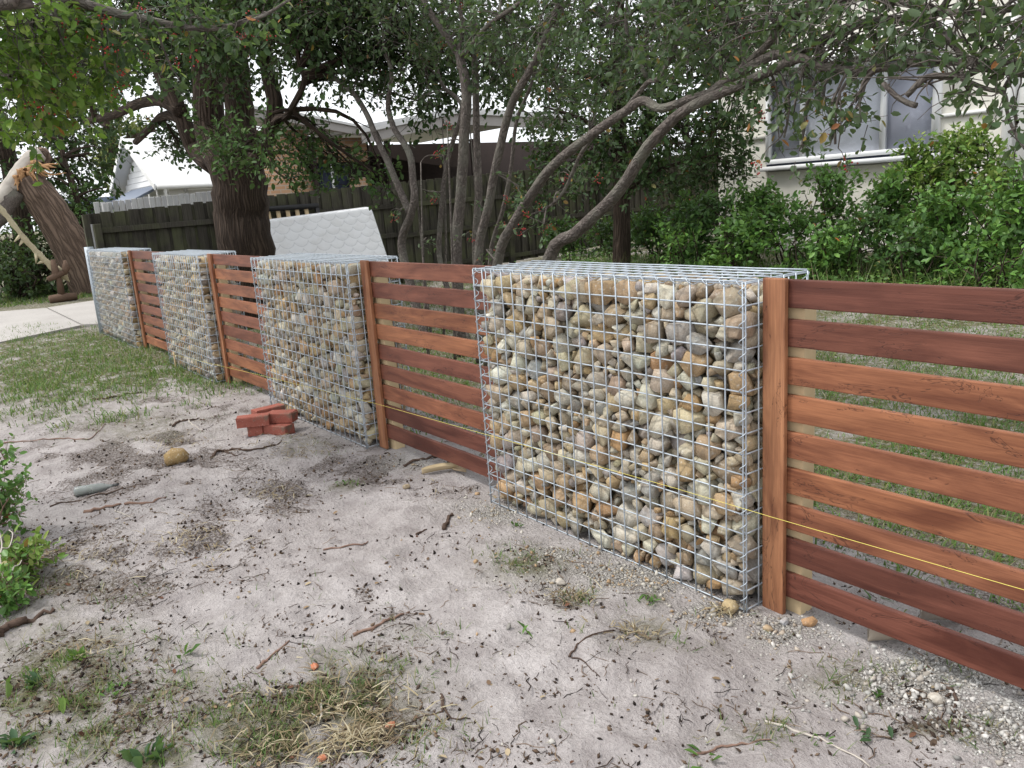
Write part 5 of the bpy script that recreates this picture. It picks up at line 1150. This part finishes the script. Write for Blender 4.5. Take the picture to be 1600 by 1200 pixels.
# ------------------------------------------------------------------ grass, litter, gravel: uncountable stuff
BL_V = [(-.5, 0, 0), (.5, 0, 0), (-.38, .10, .45), (.38, .10, .45), (0, .38, 1)]
BL_Q = [(0, 1, 3, 2)]; BL_T = [(2, 3, 4)]
GRASS = np.array([(.075, .150, .030), (.10, .19, .045), (.055, .115, .028), (.14, .20, .06), (.20, .20, .08)]); DRY = np.array([(.29, .24, .15), (.22, .175, .10), (.40, .35, .24), (.16, .12, .075)])
def blades(g, P, h, wd, pal, dry=.15, lean=.35):
    n = len(P); R = rotz(rng.uniform(0, 6.283, n)); t = rng.uniform(0, lean * 2, n)
    c, s_ = np.cos(t), np.sin(t); T_ = np.zeros((n, 3, 3)); T_[:, 0, 0] = 1; T_[:, 1, 1] = c; T_[:, 1, 2] = s_; T_[:, 2, 1] = -s_; T_[:, 2, 2] = c
    L = h * rng.uniform(.4, 1.25, n); col = pal[rng.integers(len(pal), size=n)] * rng.uniform(.7, 1.3, n)[:, None]; d = rng.random(n) < dry; col[d] = DRY[rng.integers(4, size=d.sum())]
    g.batch(BL_V, BL_Q, BL_T, P, np.einsum('nij,njk->nik', R, T_), np.stack([wd * rng.uniform(.6, 1.2, n), L, L], -1), col)
def front_samples(n, lo=(0, 505), hi=(1600, 1205)):
    x = rng.uniform(lo[0], hi[0], n); y = rng.uniform(lo[1], hi[1], n)
    r = np.stack([(x - 800) / FPX, (y - 600) / FPX, np.ones(n)], -1) @ RW.T; s = -EYE / r[:, 2]; P = CAM + r * s[:, None]
    P = P[(P[:, 1] < YF + .6) & (P[:, 1] > -4) & (P[:, 0] > -16)]; P[:, 2] = gz(P[:, 0], P[:, 1]); return P
g = Geo(); P = front_samples(60000); a, b, c = zones(P[:, 0], P[:, 1]); near = P[:, 0] > -7.2
k = (rng.random(len(P)) < b * .55 * (fbm(P[:, 0] * 9, P[:, 1] * 9, 77, 3) > .47)) & near; Q = P[k]
rep = 4; Q = np.repeat(Q, rep, 0) + rng.normal(size=(len(Q) * rep, 3)) * (.018, .018, 0); Q[:, 2] = gz(Q[:, 0], Q[:, 1]) - .003
blades(g, Q, .045, .004, GRASS, .38, .7)
k = (rng.random(len(P)) < b * .9) & (P[:, 0] <= -7.2); Q = P[k]; rep = 9; Q = np.repeat(Q, rep, 0) + rng.normal(size=(len(Q) * rep, 3)) * (.08, .06, 0); Q[:, 2] = gz(Q[:, 0], Q[:, 1]) - .003
blades(g, Q, .075, .010, GRASS * 1.15, .08, .6)
k = rng.random(len(P)) < .010; blades(g, P[k], .04, .003, GRASS, .4, .5)                 # odd single blades
o = g.build('grass', M['grass'], kind='stuff'); tag(o, 'patchy short grass and sprouts in the sand before the fence', 'grass')
def lawn():
    g = Geo(); n = 130000; u = rng.random((n, 2)); X = -9 + 10.5 * u[:, 0]; Y = 2.7 + 8.0 * u[:, 1] ** 1.5
    d = fbm(X * 2.2, Y * 2.2, 91, 4); k = (d > .40) | (rng.random(n) < .25); k &= rng.random(n) < np.clip((Y - 2.75) * 1.1, .05, 1); X, Y = X[k], Y[k]
    blades(g, np.stack([X, Y, gz(X, Y) - .004], -1), .06, .010, GRASS * 1.1, .14, .7)
    n = 90000; X = rng.uniform(-4.8, .8, n); Y = 2.85 + 4.2 * rng.random(n) ** 1.3; k = (fbm(X * 3, Y * 3, 93, 3) > .36) & (rng.random(n) < np.clip((Y - 2.85) * 1.6, .06, 1)); X, Y = X[k], Y[k]; blades(g, np.stack([X, Y, gz(X, Y) - .004], -1), .042, .007, GRASS * 1.15, .2, .8)
    n = 9000; X = rng.uniform(-14, -8, n); Y = rng.uniform(2.8, 9, n); blades(g, np.stack([X, Y, gz(X, Y) - .004], -1), .09, .012, GRASS * .8, .15, .5)
    n = 6000; X = rng.uniform(-25, -20.5, n); Y = rng.uniform(-1.5, 4.5, n); blades(g, np.stack([X, Y, gz(X, Y) - .004], -1), .10, .03, GRASS, .05, .5)
    o = g.build('lawn', M['grass'], kind='stuff'); tag(o, 'short patchy lawn with dry stalks in the yard behind the fence', 'grass')
    # low ground cover at the shrubs' feet
    g = Geo(); n = 16000; X = rng.uniform(-11, -2.5, n); Y = rng.normal(size=n) * .55 + 9.6; Z = gz(X, Y) + np.abs(rng.normal(size=n)) * .12 * (fbm(X * 1.5, Y * 1.5, 5, 3) * 2)
    dd = np.stack([rng.normal(size=n), rng.normal(size=n), rng.normal(size=n) * .3 + .2], -1); L = .055 * rng.uniform(.6, 1.2, n); pal = np.vstack([SH_A, SH_B[:2]])
    g.batch(LEAF_V, LEAF_Q, None, np.stack([X, Y, Z], -1), frames(dd, None, .5), L, pal[rng.integers(len(pal), size=n)] * rng.uniform(.6, 1.2, n)[:, None]); 
    n = 5000; X = rng.uniform(-11, -2.5, n); Y = rng.normal(size=n) * .8 + 10; blades(g, np.stack([X, Y, gz(X, Y)], -1), .45, .009, GRASS, .25, .3)
    o = g.build('ground_cover', M['shrub'], kind='stuff'); tag(o, 'low green ground cover and long grass at the feet of the shrubs', 'ground cover')
lawn()
def litter():
    BROWN = np.array([(.045, .032, .025), (.075, .052, .040), (.11, .075, .052), (.030, .024, .021), (.16, .115, .08)])
    g = Geo(); P = front_samples(90000); a, b, c = zones(P[:, 0], P[:, 1])
    # crumbs of soil and bark
    cl = np.clip((fbm(P[:, 0] * 2.6, P[:, 1] * 2.6, 61, 3) - .40) * 5, 0, 1) * np.clip((fbm(P[:, 0] * 14, P[:, 1] * 14, 63, 2) - .35) * 4, 0, 1)
    k = rng.random(len(P)) < (.003 + .035 * cl + .60 * a) * .55; Q = P[k]; n = len(Q); D = np.linalg.norm(Q - CAM, axis=1)
    s = (.0014 + .0058 * rng.random(n) ** 2.2) * (1 + .07 * D); col = BROWN[rng.integers(5, size=n)] * rng.uniform(.7, 1.3, n)[:, None]
    g.batch(OCT_V, None, OCT_T, Q + np.stack([0 * s, 0 * s, s * .35], -1), rand_rot(n), np.stack([s * rng.uniform(.8, 2.2, n), s, s * .7], -1), col)
    # fine twigs and rootlets: three-sided bent slivers
    TV = []
    for t, y in ((-.5, 0), (-.17, .05), (.2, -.04), (.5, .06)):
        for q in range(3): TV.append((t, y + .5 * .03 * math.cos(q * 2.1), .5 * .03 * math.sin(q * 2.1)))
    TQ = [(i * 3 + q, i * 3 + (q + 1) % 3, i * 3 + 3 + (q + 1) % 3, i * 3 + 3 + q) for i in range(3) for q in range(3)]
    k = rng.random(len(P)) < (.002 + .012 * cl + .28 * a) * .5; Q = P[k]; n = len(Q); L = .012 + .10 * rng.random(n) ** 2; W = rng.uniform(1.0, 3.4, n) * .035 / .03 * .03
    th = rng.normal(size=n) * .8 + 2.6; tl = rng.normal(size=n) * .12; R = rotz(th); ct, st_ = np.cos(tl), np.sin(tl); Ty = np.zeros((n, 3, 3)); Ty[:, 0, 0] = ct; Ty[:, 0, 2] = st_; Ty[:, 1, 1] = 1; Ty[:, 2, 0] = -st_; Ty[:, 2, 2] = ct
    pal = np.vstack([BROWN, [(.20, .14, .10), (.28, .21, .15)]]); g.batch(TV, TQ, None, Q + (0, 0, .003), np.einsum('nij,njk->nik', R, Ty), np.stack([L, L * rng.uniform(.3, 1.7, n) * np.sign(rng.normal(size=n)), np.full(n, .10)], -1), pal[rng.integers(len(pal), size=n)])
    # dead leaves and flakes
    k = rng.random(len(P)) < (.0015 + .03 * a) * .5; Q = P[k]; n = len(Q); d = rng.normal(size=(n, 3)) * (1, 1, .25); pal = np.array([(.15, .10, .065), (.24, .17, .10), (.10, .07, .05), (.36, .29, .19), (.14, .07, .045)])
    g.batch(LEAF_V, LEAF_Q, None, Q + (0, 0, .004), frames(d, None, .35), rng.uniform(.010, .032, n), pal[rng.integers(5, size=n)] * rng.uniform(.7, 1.2, n)[:, None])
    o = g.build('ground_litter', M['litter'], kind='stuff'); tag(o, 'dark bark crumbs, rootlets and dead leaves strewn over the sand', 'litter')
    # straw: pale dry blades lying flat, in the photographed patches
    g = Geo(); n = 0
    for x, y, rx, ry, m_ in [(560, 1155, 45, 20, 300), (540, 1105, 100, 55, 260), (430, 770, 40, 14, 90), (300, 840, 60, 26, 160), (450, 1170, 100, 26, 160), (140, 1010, 40, 16, 70), (480, 700, 50, 12, 110), (990, 985, 40, 14, 70), (700, 750, 50, 14, 60), (1130, 955, 18, 8, 60), (120, 870, 70, 30, 130), (270, 690, 60, 20, 140), (890, 935, 40, 12, 50), (440, 690, 50, 14, 110)]:
        xx = x + rng.normal(size=m_) * rx * .6; yy = y + rng.normal(size=m_) * ry * .6
        Q = np.array([onz(p_, q_) for p_, q_ in zip(xx, yy)]); Q = Q[Q[:, 1] < YF - .02]; Q[:, 2] = gz(Q[:, 0], Q[:, 1]) + .004 + np.abs(rng.normal(size=len(Q))) * .008
        n = len(Q); d = rng.normal(size=(n, 3)) * (1, 1, .22); L = rng.uniform(.03, .09, n)
        g.batch([(0, -.5, 0), (.5, -.5, .12), (1, 0, 0), (.5, .5, .12), (0, .5, 0)], [(0, 1, 3, 4)], [(1, 2, 3)], Q, frames(d, None, .3), np.stack([L, rng.uniform(.002, .005, n), L], -1), DRY[rng.integers(4, size=n)] * rng.uniform(.8, 1.25, n)[:, None])
    o = g.build('straw', M['litter'], kind='stuff'); tag(o, 'pale dry straw lying in matted patches on the sand', 'straw')
litter()
def gravel():
    g = Geo(); P = front_samples(60000, (560, 690), (1610, 1205)); a, b, c = zones(P[:, 0], P[:, 1])
    n1 = 24; base = []
    k = rng.random(len(P)) < (c * .5 + .003); Q = P[k]; n = len(Q); s = rng.uniform(.002, .0075, n) * (1 + rng.random(n) ** 6 * 1.7)
    V = np.array([(1, .1, .1), (-.9, .2, 0), (.1, 1, -.1), (-.1, -.95, .2), (.2, .1, .9), (0, -.1, -1), (.7, .7, .5), (-.7, -.6, .5)])
    bm = bmesh.new(); [bm.verts.new(v) for v in V]; bmesh.ops.convex_hull(bm, input=bm.verts[:]); bm.verts.index_update(); T_ = [[v.index for v in f.verts] for f in bm.faces]; bm.free()
    X = Q[:, 0]; white = np.clip((X + 1.9) * 2, 0, 1)[:, None]; pal = np.array([(.48, .44, .37), (.42, .34, .24), (.55, .52, .46), (.36, .34, .31), (.40, .28, .17)]); palw = np.array([(.50, .49, .46), (.40, .39, .37), (.58, .56, .53), (.33, .32, .305), (.44, .40, .35)])
    r = rng.integers(5, size=n); col = (pal[r] * (1 - white) + palw[r] * white) * rng.uniform(.75, 1.2, n)[:, None]
    g.batch(V, None, T_, Q + np.stack([0 * s, 0 * s, s * .2], -1), rand_rot(n), np.stack([s, s * rng.uniform(.6, 1, n), s * rng.uniform(.5, .8, n)], -1), col)
    o = g.build('gravel', M['litter'], kind='stuff'); tag(o, 'loose pale gravel and crushed rock along the foot of the fence', 'gravel')
gravel()
